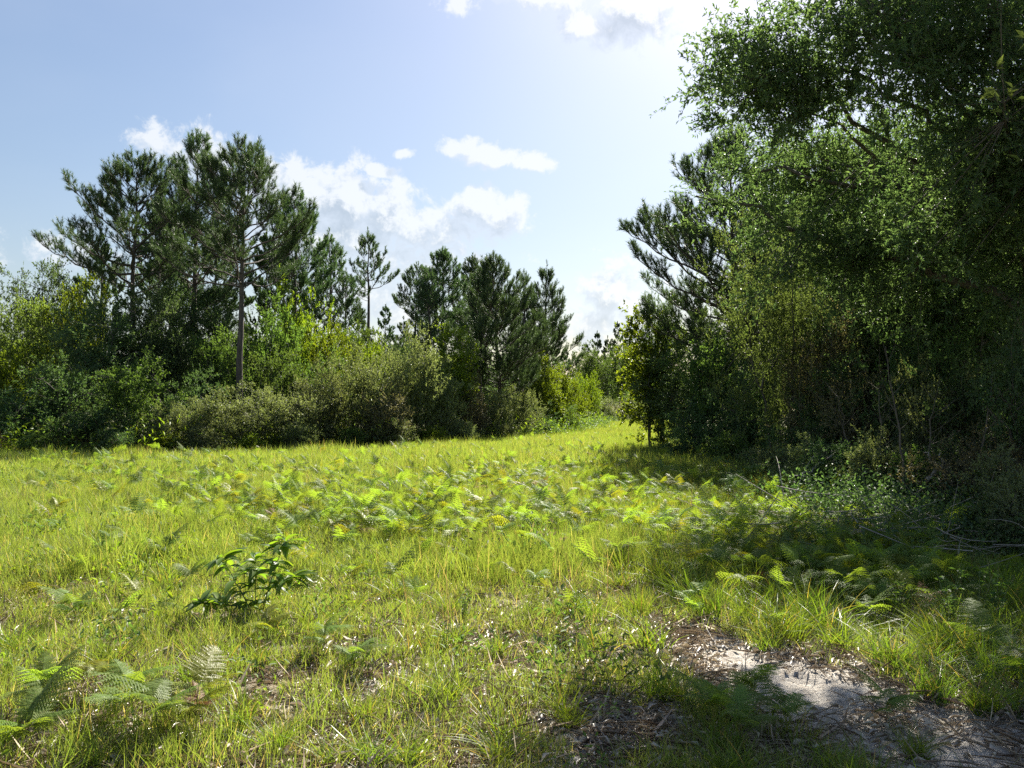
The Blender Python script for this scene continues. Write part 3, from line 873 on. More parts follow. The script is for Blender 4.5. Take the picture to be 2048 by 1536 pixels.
# ------------------------------------------------------------------ ferns
def frond_chunks(rg, L=.42, tilt=.9, npair=16, npin=12, detail=1):
    """a bracken blade along +x from the origin, arching; returns chunks"""
    def arc(s):
        return np.stack([s * L, np.zeros_like(s), -.35 * L * s ** 2 * tilt + .18 * L * s], -1)
    s = np.linspace(0, 1, 9)
    ch = [(*tubes(arc(s)[None], np.linspace(.0026, .0007, 9)[None], 3), .6)]
    sp = np.linspace(.06, .97, npair)
    VV, FF, TT, off = [], [], [], 0
    for sd_ in (-1, 1):
        base = arc(sp)
        ln = L * .50 * np.sin(np.clip(1 - sp, 0, 1) * pi * .5 + .10) * (1 - .15 * rg.random(npair)) * np.where(sp < .1, .85, 1)
        ang = np.radians(62 - 22 * sp)
        d = np.stack([np.cos(ang), sd_ * np.sin(ang), -.10 - .25 * rg.random(npair)], -1); d = nrm(d)
        # pinna midribs bending down
        for k in range(npair):
            m = max(3, int(npin * (ln[k] / (L * .5)) + 1))
            u = (np.arange(m) + .6) / m
            mp = base[k] + d[k] * (u * ln[k])[:, None]; mp[:, 2] -= .22 * ln[k] * u ** 2
            wl = (.30 * ln[k] + .010) * (1 - u) ** .75 + .004
            across = np.array([-d[k][1] * sd_, d[k][0] * sd_, .0]); across = across / np.linalg.norm(across)
            stp = ln[k] / m
            for s2 in (-1, 1):
                a = mp - d[k] * stp * .5; b = mp + d[k] * stp * .47
                out = mp + across * s2 * wl[:, None] * .62 + d[k] * stp * .55
                out[:, 2] += (-.10 + .06 * rg.normal(size=m)) * wl
                VV.append(np.stack([a, b, out], 1).reshape(-1, 3))
                TT.append(np.repeat(np.clip(rg.normal(.5, .2, m), 0, 1), 3))
    V = np.concatenate(VV)
    ch.append((V, np.arange(len(V)).reshape(-1, 3), np.concatenate(TT)))
    return ch


def xf(ch, rot=(0, 0, 0), loc=(0, 0, 0), s=1.0):
    from mathutils import Euler
    Mx = np.array(Euler(rot).to_matrix())
    return [(c[0].reshape(-1, 3) @ Mx.T * s + np.array(loc), c[1], c[2]) for c in ch]


rgf = np.random.default_rng(3)
FR = {k: [mesh_np('frond', frond_chunks(rgf, tilt=rgf.uniform(.5, 1.4)), M[k]) for _ in range(3)] for k in ('fern', 'fern_yellow', 'fern_brown')}
SK = []
for i in range(3):
    q = bez(np.array([[0, 0, -.03]]), np.array([[.02, .01, .2]]), np.array([[.05, 0, .42]]), 6)
    SK.append(mesh_np('stalk', [(*tubes(q, np.linspace(.0036, .0024, 6)[None], 4), .5)], M['stem']))


def fern_single(rg, mat, h):
    ch = []
    q = bez(np.array([[0, 0, -.03]]), np.array([[.02, .01, h * .5]]), np.array([[.05, 0, h]]), 5)
    ch.append((*tubes(q, np.linspace(.004, .003, 5)[None], 3), .5))
    for k in range(3):
        a = (k - 1) * 1.15 + rg.normal() * .2
        f = frond_chunks(rg, L=.40 if k == 1 else .30, tilt=rg.uniform(.5, 1.3), npair=9, npin=6)
        ch += xf(f, (rg.normal() * .35, -rg.uniform(.0, .7), a), (.05, 0, h - (0 if k == 1 else .03)))
    return mesh_np('bracken_fern', ch, M[mat])


FS = [fern_single(rgf, 'fern', h) for h in (.26, .34, .42, .5)] + [fern_single(rgf, 'fern_yellow', h) for h in (.28, .38)] + [fern_single(rgf, 'fern_brown', .22)]


def big_fern(x, y, s, mat, label, grp_, seed, h=.42, heading=None):
    rg = np.random.default_rng(seed)
    z = float(hgt(x, y))
    hd = rg.uniform(0, 6.28) if heading is None else heading
    e = put_obj('bracken_fern', None, loc=(x, y, z), rz=hd, sc=s)
    tag(e, label, 'fern', grp_)
    put_obj('stalk', SK[seed % 3], e, sc=(1, 1, h / .42))
    for k in range(3):
        put_obj('frond', FR[mat][(seed + k) % 3], e, loc=(.05, 0, h - .01 - (.05 if k != 1 else 0)),
                rot=(rg.normal() * .25, -rg.uniform(.1, .7), (k - 1) * 1.2 + rg.normal() * .2), sc=1.0 if k == 1 else .78)
    for k in range(3):
        put_obj('frond', FR[mat][(seed + k + 1) % 3], e, loc=(.03, 0, h * RGX.uniform(.45, .75)),
                rot=(RGX.normal() * .2, -RGX.uniform(.2, .75), 2.2 + k * 1.3 + RGX.normal() * .3), sc=RGX.uniform(.6, .85))
    return e


RGX = np.random.default_rng(99)
NEARF = [ # px, base row, scale, mat, label, seed, n
    (330, 1500, 1.05, 'fern', 'bright green fern nearest the camera at the lower left', 1),
    (400, 1480, .95, 'fern_yellow', 'yellow-green fern right beside the nearest lower-left one', 2),
    (250, 1460, .85, 'fern', 'fern left behind the nearest lower-left one', 3),
    (90, 1450, .95, 'fern', 'fern near the lower left corner, pale fronds lifted', 4),
    (200, 1410, .8, 'fern_yellow', 'yellowing fern between the lower-left corner and the sapling', 5),
    (410, 1440, .55, 'fern_brown', 'small rusty withered fern right of the nearest lower-left one', 6),
    (160, 1250, .75, 'fern', 'lone fern left of the leafy sapling', 7),
    (540, 1300, .7, 'fern_yellow', 'fern under the right stem of the leafy sapling', 8),
    (650, 1310, .75, 'fern', 'fern on the right of the leafy sapling', 9),
    (710, 1350, .65, 'fern', 'second fern to the right below the leafy sapling', 10),
    (330, 1130, .8, 'fern', 'tall fern in the grass left above the sapling', 11),
    (225, 1120, .7, 'fern', 'fern in the left grass with dark drooping blades', 12),
    (385, 1180, .7, 'fern', 'fern just behind the left side of the sapling', 13),
    (1235, 1140, .85, 'fern', 'vivid upright fern left of the fallen grey branch', 14),
    (1330, 1130, .85, 'fern', 'fern behind the fallen grey branch', 15),
    (1150, 1130, .65, 'fern_brown', 'rusty dried fern in the middle of the field', 16),
    (1075, 1110, .6, 'fern_brown', 'small orange-brown dried fern left of the other dried one', 17),
    (1480, 1490, .9, 'fern', 'dark green fern at the edge of the white sand', 18),
    (1420, 1450, .8, 'fern', 'fern left behind the one at the edge of the sand', 19),
    (1560, 1470, .8, 'fern', 'fern with a frond shadowed against the white sand', 20),
    (1500, 1400, .8, 'fern', 'fern in the sandy patch, higher than its neighbours', 21),
    (1770, 1440, .7, 'fern', 'slim fern right of the sandy strip', 22),
    (1700, 1210, .8, 'fern', 'large shaded fern behind the tussocks on the right', 23),
    (1760, 1230, .75, 'fern', 'shaded fern right of the large one behind the tussocks', 24),
    (1620, 1200, .7, 'fern', 'shaded fern left of the large one behind the tussocks', 25),
    (1950, 1180, .95, 'fern', 'big fern below the brush pile near the right edge', 26),
    (2000, 1160, .85, 'fern', 'big fern at the right edge beside the other big one', 27),
    (1900, 1210, .7, 'fern', 'fern left of the big right-edge ferns', 28),
    (2030, 1400, 1.0, 'fern', 'shaded fern in the tall grass at the right edge', 29),
    (1960, 1330, .9, 'fern', 'fern rising from tall grass above the lower right corner', 30),
    (1400, 1160, .9, 'fern', 'fern where the fallen grey branch ends', 31),
    (60, 1540, .9, 'fern', 'fern cut by the bottom edge in the lower left corner', 32),
]
for (px, py, s, mt, lab, sd_) in NEARF:
    Yd = ypix(py)
    x = (px - 1024) / F_PX * Yd
    big_fern(x, Yd, s * (.72 if py > 1280 else .82), mt, lab, 'bracken ferns in the clearing', sd_, h=.34 if mt != 'fern_brown' else .22)

# field shape ---------------------------------------------------------------
EL = np.array([(-30, 20), (-16, 24.5), (-11, 26.5), (-5.5, 31.5), (-2.5, 37), (1.0, 43), (4.5, 52), (7, 68)], float)      # left/back edge
ER = np.array([(3.4, 4.0), (4.6, 6), (5.4, 8.5), (6.0, 12), (6.6, 18), (7.2, 24), (8.2, 36), (12, 60)], float)            # right edge


def in_field(x, y, pad=0.0):
    yl = np.interp(x, EL[:, 0], EL[:, 1])
    xr = np.interp(y, ER[:, 1], ER[:, 0], left=9)
    return (y < yl + pad) & (x < xr + pad)


def fern_density(x, y):
    px = x / np.maximum(y, .1) * F_PX + 1024; py = HOR + CAM_Z * F_PX / np.maximum(y, .1)
    d = np.zeros_like(x)
    def blob(cx, cy_, rx, ry, w):
        return w * np.exp(-((px - cx) / rx) ** 2 - ((py - cy_) / ry) ** 2)
    # thick bands (positions on the ground, found through the frame)
    for b in ((400, 930, 170, 22, 9), (650, 920, 180, 22, 7), (760, 990, 180, 45, 4.5), (900, 905, 160, 18, 5), (640, 1010, 90, 26, 5), (900, 1040, 200, 40, 3), (1100, 980, 170, 50, 3),
              (1150, 865, 120, 9, 2.5), (1300, 960, 130, 50, 4.5), (1480, 980, 130, 55, 9), (1500, 1060, 120, 50, 7), (1620, 1020, 110, 70, 9), (1750, 1090, 100, 70, 5), (1560, 1120, 80, 40, 6), (1350, 1030, 110, 40, 4.5)):
        d = np.maximum(d, blob(*b))
    return d ** .7 * 2.2 + .10


rgn = np.random.default_rng(21)
pts = []
while len(pts) < 2600:
    yy = rgn.uniform(.016, .19, 4000) ** -1        # uniform in picture rows -> denser near
    pxx = rgn.uniform(60, 1900, 4000)
    xx = (pxx - 1024) / F_PX * yy
    dd_ = fern_density(xx, yy)
    w = dd_ * (yy ** 3) / 900.0                     # area weight
    ok = (rgn.random(4000) < w) & in_field(xx, yy, .6) & (yy > 5.5)
    pts += list(zip(xx[ok], yy[ok]))
pts = np.array(pts[:2600])
order = np.argsort(pts[:, 1])
pts = pts[order]
n_ind = 236
for k in range(n_ind):
    x, y = pts[k]
    px = x / y * F_PX + 1024
    i = int(rgn.choice(7, p=[.2, .22, .22, .12, .1, .09, .05]))
    sc = rgn.uniform(.34, .62)
    py = HOR + CAM_Z * F_PX / y
    size = 'low ' if sc < .43 else 'tall ' if sc > .53 else ''
    look = ('green', 'green', 'long-stalked green', 'long-stalked green', 'yellowing', 'yellowing tall-stalked', 'withered brown')[i]
    marks = [(515, 1180, 'behind the leafy sapling'), (1330, 1070, 'behind the forked dead branch'), (1500, 1010, 'in the glinting patch under the forked pine'),
             (1640, 960, 'under the pale dead limb'), (1620, 1060, 'left of the thick curved branch'), (1500, 1120, 'beside the flat thin branch'), (1800, 1090, 'in front of the brush pile'),
             (1720, 1150, 'in the shade below the brush pile'), (1130, 1060, 'near the rusty dried ferns'), (900, 1050, 'in the open mid field'),
             (760, 1030, 'in the pale-glinting band left of mid field'), (620, 1020, 'at the left end of the pale-glinting band'), (1150, 960, 'where the clearing bends away'),
             (1340, 950, 'along the dark shade under the forked pine'), (400, 940, 'below the left grey shrubs'), (1600, 900, 'at the foot of the brownish twiggy shrub'), (250, 1060, 'in the open left grass')]
    mk = min(marks, key=lambda m_: (m_[0] - px) ** 2 + 3 * (m_[1] - py) ** 2)
    side = 'nearer' if py > mk[1] + 18 else 'farther' if py < mk[1] - 18 else ''
    sd2 = 'left-hand' if px < mk[0] - 28 else 'right-hand' if px > mk[0] + 28 else ''
    lab = ' '.join(q for q in (side, sd2, size.strip(), look, 'fern', mk[2]) if q)
    o = put_obj('bracken_fern', FS[i], loc=(x, y, float(hgt(x, y))), sc=(sc, sc, sc * rgn.uniform(1.05, 1.5)))
    o.rotation_euler = (rgn.normal() * .12, rgn.normal() * .12, rgn.uniform(0, 6.28))
    tag(o, lab, 'fern', 'bracken ferns in the clearing')


# ------------------------------------------------------------------ instanced ground cover
def scatter(name, P_, rot, scl, idx_, sources, label, cat):
    """ONE object of ground cover: copies of the source meshes on given points"""
    cl = bpy.data.collections.new(name + '_pieces')
    for i, me in enumerate(sources):
        ob = bpy.data.objects.new('%s_piece_%02d' % (name, i), me)
        cl.objects.link(ob)
    me = bpy.data.meshes.new(name)
    me.vertices.add(len(P_)); me.vertices.foreach_set('co', P_.astype(np.float32).ravel())
    a = me.attributes.new('rot', 'FLOAT_VECTOR', 'POINT'); a.data.foreach_set('vector', rot.astype(np.float32).ravel())
    a = me.attributes.new('scl', 'FLOAT_VECTOR', 'POINT'); a.data.foreach_set('vector', scl.astype(np.float32).ravel())
    a = me.attributes.new('idx', 'INT', 'POINT'); a.data.foreach_set('value', idx_.astype(np.int32))
    ob = put_obj(name, me)
    ng = bpy.data.node_groups.new(name, 'GeometryNodeTree')
    ng.interface.new_socket('Geometry', in_out='INPUT', socket_type='NodeSocketGeometry')
    ng.interface.new_socket('Geometry', in_out='OUTPUT', socket_type='NodeSocketGeometry')
    N = NT(ng)
    a_in = N.n('NodeGroupInput'); a_out = N.n('NodeGroupOutput')
    ci = N.n('GeometryNodeCollectionInfo'); ci.inputs[0].default_value = cl
    ci.inputs['Separate Children'].default_value = True; ci.inputs['Reset Children'].default_value = True
    iop = N.n('GeometryNodeInstanceOnPoints')

    def named(nm, dt):
        q = N.n('GeometryNodeInputNamedAttribute', data_type=dt); q.inputs['Name'].default_value = nm
        return [s for s in q.outputs if s.enabled and s.name == 'Attribute'][0]
    e2r = N.n('FunctionNodeEulerToRotation')
    ng.links.new(named('rot', 'FLOAT_VECTOR'), e2r.inputs[0])
    ng.links.new(a_in.outputs[0], iop.inputs['Points'])
    ng.links.new(ci.outputs[0], iop.inputs['Instance'])
    iop.inputs['Pick Instance'].default_value = True
    ng.links.new(named('idx', 'INT'), iop.inputs['Instance Index'])
    ng.links.new(e2r.outputs[0], iop.inputs['Rotation'])
    ng.links.new(named('scl', 'FLOAT_VECTOR'), iop.inputs['Scale'])
    ng.links.new(iop.outputs[0], a_out.inputs[0])
    md = ob.modifiers.new('scatter', 'NODES'); md.node_group = ng
    tag(ob, label, cat, kind='stuff')
    return ob


def blades(rg, nb, rad, h, w, lean=.35, seg=3, mat='grass', tcl=None, dead=.10, curl=.5):
    a = rg.uniform(0, 6.28, nb); r = rad * np.sqrt(rg.random(nb))
    b = np.stack([np.cos(a) * r, np.sin(a) * r, np.full(nb, -.015)], -1)
    az_ = rg.uniform(0, 6.28, nb)
    ln = np.abs(rg.normal(lean, .22, nb)); hh = h * rg.uniform(.45, 1.15, nb)
    d = np.stack([np.cos(az_), np.sin(az_)], -1)
    s = np.linspace(0, 1, seg + 1)[None, :]
    out = (ln[:, None] * s * .55 + curl * ln[:, None] * s ** 2) * hh[:, None]
    up = hh[:, None] * (s - .35 * ln[:, None] * s ** 2)
    C = np.stack([b[:, None, 0] + d[:, None, 0] * out, b[:, None, 1] + d[:, None, 1] * out, b[:, None, 2] + up], -1)
    fa = rg.uniform(0, 6.28, nb)
    sd_ = np.stack([np.cos(fa), np.sin(fa), np.zeros(nb)], -1)[:, None]
    wd = (w * rg.uniform(.6, 1.3, nb))[:, None, None] * (1 - s[..., None] ** 1.6) * .5
    Lv = C - sd_ * wd; Rv = C + sd_ * wd
    V = np.stack([Lv, Rv], 2).reshape(nb, -1, 3)[:, :-1]       # tip is one vertex
    nv = 2 * (seg + 1) - 1
    k = np.arange(nb)[:, None] * nv
    q = np.concatenate([k + [[2 * i, 2 * i + 1, 2 * i + 3, 2 * i + 2]] for i in range(seg - 1)])
    t = k + [[2 * (seg - 1), 2 * (seg - 1) + 1, 2 * seg]]
    base = rg.uniform(0, .8) * .5 + .15 if tcl is None else tcl
    ti = np.clip(rg.normal(base, .2, nb), 0, .89)
    ti[rg.random(nb) < dead] = 1.0
    V = V.reshape(-1, 3); TT = np.repeat(ti, nv)
    n_ = len(V)
    ch = [(V, q, TT)]
    # second chunk shares coordinates; reuse with own copy for the tips
    tipV = V[t.reshape(-1)]
    ch.append((tipV, np.arange(len(tipV)).reshape(-1, 3), np.repeat(ti, 3)))
    return ch


rgg = np.random.default_rng(8)
G_near = [mesh_np('grass', blades(rgg, 60, .11, rgg.uniform(.10, .20), .0042, .45, 3, 'grass', dead=.16), M['grass']) for _ in range(10)]
G_mid = [mesh_np('grass', blades(rgg, 170, .34, rgg.uniform(.17, .27), .0062, .45, 3, dead=.08), M['grass']) for _ in range(8)]
G_far = [mesh_np('grass', blades(rgg, 240, .75, rgg.uniform(.24, .34), .012, .45, 2, dead=.06), M['grass']) for _ in range(6)]


def value_noise(x, y, s, seed):
    rg = np.random.default_rng(seed)
    T = rg.random((64, 64))
    u, v = x / s, y / s
    i, j = np.floor(u).astype(int), np.floor(v).astype(int)
    fu, fv = u - i, v - j
    fu, fv = fu * fu * (3 - 2 * fu), fv * fv * (3 - 2 * fv)
    g_ = lambda a, b: T[a % 64, b % 64]
    return (g_(i, j) * (1 - fu) + g_(i + 1, j) * fu) * (1 - fv) + (g_(i, j + 1) * (1 - fu) + g_(i + 1, j + 1) * fu) * fv


def cover(name, sources, y0, y1, dens, srange, label, cat, bare_cut=.5, seed=0, side=1.6, pad=1.2, cond=None, hv=(.75, 1.3), minb=0):
    rg = np.random.default_rng(seed)
    hw = .68 * y1 + side
    n_ = int(dens * 2 * hw * (y1 - y0))
    x = rg.uniform(-hw, hw, n_); y = rg.uniform(y0, y1, n_)
    ok = (np.abs(x) < .68 * y + side) & in_field(x, y, pad)
    vn = value_noise(x, y, .55, 3) * .6 + value_noise(x, y, .17, 4) * .4
    ok &= (bare_f(x, y) + (vn - .5) * .9) < bare_cut
    if cond is not None:
        ok &= cond(x, y, rg)
    x, y = x[ok], y[ok]
    P_ = np.stack([x, y, hgt(x, y)], -1)
    rot = np.stack([rg.normal(size=len(x)) * .08, rg.normal(size=len(x)) * .08, rg.uniform(0, 6.28, len(x))], -1)
    h_ = (.7 + .65 * value_noise(x, y, 1.9, 6)) * rg.uniform(*hv, len(x))
    s_ = rg.uniform(*srange, len(x))
    # patches share a shade: the pieces are sorted by colour
    pick = np.clip((value_noise(x, y, 2.6, 9) * .7 + rg.random(len(x)) * .5 - .1) * len(sources), 0, len(sources) - 1).astype(int)
    return scatter(name, P_, rot, np.stack([s_, s_, s_ * h_], -1), pick, sources, label, cat)


cover('near_grass', G_near, 2.6, 8.5, 60, (.7, 1.3), 'fine yellow-green grass of the near field around the bare sand', 'grass', .50, 1, side=1.2)
cover('field_grass', G_mid, 7.0, 19, 15, (.8, 1.3), 'sunlit yellow-green grass across the middle of the field', 'grass', .8, 2, side=2.5)
cover('far_grass', G_far, 17, 72, 3.6, (.9, 1.3), 'bright grass at the far end of the clearing', 'grass', 2, 3, side=4, pad=1.6)

G_stalk = [mesh_np('stalks', blades(rgg, 14, .16, .42, .0035, .22, 3, dead=0, tcl=.75), M['dry']) for _ in range(4)]
cover('dry_stalks', G_stalk, 3.0, 26, 1.6, (.7, 1.2), 'thin dry stalks standing above the green grass', 'dry stalks', .6, 12, side=1.5,
      cond=lambda x, y, rg: value_noise(x, y, 2.1, 41) > .45)
G_weed = [mesh_np('weeds', [(*leaves(rgg.normal(size=(46, 3)) * [.06, .06, .05] + [0, 0, .09], nrm(rgg.normal(size=(46, 3)) + [0, 0, .5]), .035, .014), np.repeat(rgg.random(46), 4))], M[m_]) for m_ in ('mid', 'bright', 'mid', 'mid', 'brown')]
cover('small_weeds', G_weed, 2.8, 20, 3.2, (.6, 1.7), 'small broad-leaved weeds mixed into the grass', 'weeds', .62, 14, side=1.5,
      cond=lambda x, y, rg: value_noise(x, y, 1.3, 43) > .5)

# thicker, taller grass before the right thicket and on the sand's right bank
G_tall = [mesh_np('grass', blades(rgg, 90, .10, rgg.uniform(.26, .38), .0065, .55, 4, dead=.08, curl=.9), M['grass_deep']) for _ in range(6)]


def tallcond(x, y, rg):
    dxr = np.interp(y, ER[:, 1], ER[:, 0]) - x
    k = np.exp(-((dxr - .6) / 1.25) ** 2) * (y < 10)
    k = np.maximum(k, np.exp(-((x - 1.9) / .8) ** 2 - ((y - 6.0) / .7) ** 2))
    k = np.maximum(k, .9 * np.exp(-((x - 3.0) / .8) ** 2 - ((y - 4.4) / .8) ** 2))
    return rg.random(len(x)) < k


G_tus = [mesh_np('tussock', blades(rgg, 80, .06, rgg.uniform(.16, .24), .0058, .7, 4, dead=.12, curl=.8), M['grass_deep']) for _ in range(6)]
cover('small_tussocks', G_tus, 2.6, 12, 2.6, (.7, 1.25), 'small coarse tussocks dotted through the near field', 'tussocks', .62, 15, side=1.2)
cover('tall_grass', G_tall, 2.6, 11, 16, (.8, 1.2), 'long arching grass along the right bank of the sand', 'grass', .55, 5, side=1.0, cond=tallcond, pad=.8)

# rest of the ferns, beyond the individual ones
rest = pts[n_ind:]
rr = np.random.default_rng(31)
P_ = np.stack([rest[:, 0], rest[:, 1], hgt(rest[:, 0], rest[:, 1])], -1)
rot = np.stack([rr.normal(size=len(rest)) * .12, rr.normal(size=len(rest)) * .12, rr.uniform(0, 6.28, len(rest))], -1)
sc = rr.uniform(.35, .68, len(rest))
scatter('fern_bed', P_, rot, np.stack([sc, sc, sc * rr.uniform(1.05, 1.5, len(sc))], -1), rr.choice(7, len(rest), p=[.2, .2, .22, .14, .1, .1, .04]), FS,
        'dense bed of ferns along the far edge of the field', 'ferns')

# undergrowth below the shrubs (dark foot of the thicket)
G_dry = [mesh_np('dry_grass', blades(rgg, 60, .25, rgg.uniform(.6, .95), .007, .3, 3, dead=0, tcl=.5), M['dry']) for _ in range(4)]


def strip(name, sources, line, n_, width, label, cat, seed, srange=(.7, 1.2)):
    rg = np.random.default_rng(seed)
    line = np.array(line, float)
    t = rg.random(n_) * (len(line) - 1); i = t.astype(int); f = (t - i)[:, None]
    q = line[i] * (1 - f) + line[np.minimum(i + 1, len(line) - 1)] * f
    q = q + rg.normal(size=q.shape) * width
    P_ = np.stack([q[:, 0], q[:, 1], hgt(q[:, 0], q[:, 1])], -1)
    s = rg.uniform(*srange, n_)
    rot = np.stack([rg.normal(size=n_) * .1, rg.normal(size=n_) * .1, rg.uniform(0, 6.28, n_)], -1)
    return scatter(name, P_, rot, np.stack([s, s, s], -1), rg.integers(0, len(sources), n_), sources, label, cat)


strip('dry_grass', G_dry, [(-18.5, 23.5), (-14, 25), (-12.3, 25.6)], 130, .45, 'reddish brown dry grass at the foot of the left thicket', 'grass', 3)
G_edge = G_tall[:3] + G_weed[:3]
EDGE = [(-24, 22), (-16.5, 24.0), (-11.2, 26.2), (-5.8, 31.0), (-2.8, 36.4), (.8, 42.2), (4.2, 51), (6.8, 66)]
def edge_strip(sources, n_, width, name, label, seed, sr):
    return strip(name, sources, EDGE, n_, width, label, 'weeds', seed, sr)
edge_strip(G_tall, 700, .8, 'edge_grass', 'taller grass along the foot of the left and middle thicket', 21, (1.2, 2.3))
edge_strip(G_weed[:2], 800, .9, 'edge_weeds', 'leafy weeds along the foot of the left and middle thicket', 22, (2.5, 6.0))
G_straw = [mesh_np('straw', blades(rgg, 120, .22, .22, .006, .9, 3, dead=0, tcl=.8), M['dry']) for _ in range(3)]
strip('straw_patch', G_straw, [(-8.6, 12.4), (-8.0, 12.0), (-7.6, 11.2)], 40, .3, 'patch of dead straw-coloured grass at the left edge of the field', 'grass', 4)

# litter -------------------------------------------------------------------
def litter_piece(rg, kind):
    n_ = 26
    p = np.stack([rg.uniform(-.16, .16, n_), rg.uniform(-.16, .16, n_), rg.uniform(.002, .02, n_)], -1)
    d = rnd = nrm(np.stack([rg.normal(size=n_), rg.normal(size=n_), rg.normal(size=n_) * .22], -1))
    if kind == 0:
        V, Fc = leaves(p, d, rg.uniform(.02, .055, n_), rg.uniform(.008, .018, n_), up=rg.normal(size=(n_, 3)) * .5 + [0, 0, 1], fold=.5, bow=.3)
        return mesh_np('litter', [(V, Fc, np.repeat(rg.random(n_), 4))], M['litter'])
    V, Fc = leaves(p, d, rg.uniform(.08, .17, n_), .0022, fold=.1, bow=.12)
    return mesh_np('litter', [(V, Fc, np.repeat(rg.random(n_), 4))], M['needle_litter'])


LT = [litter_piece(rgg, i % 2) for i in range(8)]
rg = np.random.default_rng(44)
n_ = 15000
x = rg.uniform(-6, 6, n_); y = rg.uniform(2.6, 9, n_)
vn = value_noise(x, y, .5, 13)
ok = (np.abs(x) < .68 * y + .8) & (rg.random(n_) < np.clip(.30 + .8 * bare_f(x, y) * vn * 1.2 + (y < 5) * .2, 0, 1)) & (bare_f(x, y) * (1 - vn) < .36)
x, y = x[ok], y[ok]
s = rg.uniform(.45, 1.7, len(x))
scatter('leaf_litter', np.stack([x, y, hgt(x, y) - .015 * bare_f(x, y)], -1), np.stack([x * 0, x * 0, rg.uniform(0, 6.28, len(x))], -1),
        np.stack([s, s, s], -1), rg.integers(0, 8, len(x)), LT, 'fallen leaves and pine needles strewn over the sand', 'litter')

# tussocks worth naming ------------------------------------------------------
TU = [(900, 1400, .95, 'spiky green tussock in the bare patch at the bottom centre'),
      (1350, 1390, .85, 'bright round tussock at the left edge of the white sand'),
      (1000, 1510, .9, 'tussock at the bottom edge below the spiky green one'),
      (1140, 1450, .7, 'small pale tussock between the bottom centre and the sand'),
      (1560, 1265, 1.2, 'tall bright tussock, sunlit, behind the white sand'),
      (1490, 1230, 1.05, 'bright tussock left of the tall sunlit one'),
      (1670, 1290, 1.15, 'long-bladed tussock right behind the white sand'),
      (1780, 1330, 1.15, 'long-bladed shaded tussock over the right end of the sand'),
      (1870, 1310, 1.1, 'dark green tussock before the brush pile'),
      (1960, 1420, 1.1, 'dark green tussock near the lower right corner'),
      (1450, 1540, .8, 'tussock at the bottom edge left of the sand strip'),
      (1240, 1180, .95, 'yellow-green tussock in front of the fallen branch'),
      (560, 1500, .8, 'tussock at the bottom right of the nearest fern'),
      (820, 1520, .8, 'tussock at the bottom edge left of the centre'),
      (1820, 1500, .75, 'thin grey-green tussock on the sand at the lower right')]
rgt = np.random.default_rng(66)
for i, (px, py, s, lab) in enumerate(TU):
    Yd = ypix(py); x = (px - 1024) / F_PX * Yd
    me = mesh_np('grass_tussock', blades(rgt, 150, .07, .26, .0062, .75, 4, dead=.07, curl=.8, tcl=.45), M['grass_deep'])
    o = put_obj('grass_tussock', me, loc=(x, Yd, float(hgt(x, Yd))), sc=s)
    tag(o, lab, 'grass tussock', 'grass tussocks')

# ------------------------------------------------------------------ the leafy sapling
def sapling():
    rg = np.random.default_rng(12)
    x0, y0, z0 = gpos(515, 5.75)
    e = put_obj('leafy_sapling', None, loc=(x0, y0, z0)); tag(e, 'knee-high sapling with long drooping glossy leaves alone in the grass', 'sapling')
    k = 5.75 / F_PX

    def pt(px, py, dy=0):
        return np.array([(px - 515) * k, dy, (HOR - py) * k + CAM_Z - z0])
    stems = [  # base, mid, top (frame pixels), depth
        (pt(525, 1245), pt(535, 1170, .02), pt(570, 1082, .06), .0065),
        (pt(518, 1245), pt(498, 1190, -.03), pt(455, 1108, -.08), .0060),
        (pt(505, 1215, -.02), pt(470, 1195, -.1), pt(425, 1190, -.2), .0045),
        (pt(530, 1190, .02), pt(565, 1150, -.06), pt(605, 1145, -.12), .0045),
        (pt(515, 1205), pt(505, 1160, .1), pt(500, 1125, .16), .0045)]
    LM = []
    for v in range(4):
        seg = 9
        s = np.linspace(0, 1, seg)
        wd = .5 * .050 * np.sin(np.clip(s * 1.02, 0, 1) ** .85 * pi) ** .8; wd[0] = .0015; wd[-1] = .0003
        dr = rg.uniform(.5, 1.1)
        cx = .165 * np.sin(s * dr) / dr * 1.05; cz = -.165 * (1 - np.cos(s * dr)) / dr * 1.1
        C = np.stack([cx, s * 0, cz], -1)
        fold = .4
        Lv = C + np.stack([s * 0, wd, wd * fold], -1); Rv = C + np.stack([s * 0, -wd, wd * fold], -1)
        V = np.stack([Lv, C, Rv], 1).reshape(-1, 3)
        F_ = []
        for i in range(seg - 1):
            F_ += [[3 * i, 3 * i + 1, 3 * i + 4, 3 * i + 3], [3 * i + 1, 3 * i + 2, 3 * i + 5, 3 * i + 4]]
        LM.append(mesh_np('leaf', [(V, np.array(F_), rg.uniform(.2, .9))], M['sapling'], True))
    for si, (a, b, c, r) in enumerate(stems):
        q = bez(a[None], b[None], c[None], 10)
        put_obj('stem', mesh_np('stem', [(*tubes(q, np.linspace(r, .002, 10)[None], 6), .4)], M['stem'], True), e)
        nl = (44, 42, 28, 30, 28)[si]
        for j in range(nl):
            if j < nl * .3:
                s = 1 - .06 * rg.random()          # whorl at the tip
            else:
                s = rg.uniform(.3, .97)
            i = min(int(s * 9), 8); f = s * 9 - i
            p = q[0, i] * (1 - f) + q[0, i + 1] * f
            az_ = j * 2.4 + rg.normal() * .3
            put_obj('leaf', LM[(si + j) % 4], e, loc=tuple(p), rot=(rg.normal() * .25, rg.uniform(-.7, .25), az_), sc=rg.uniform(.65, 1.2) * (1 if s > .6 else .85))


sapling()

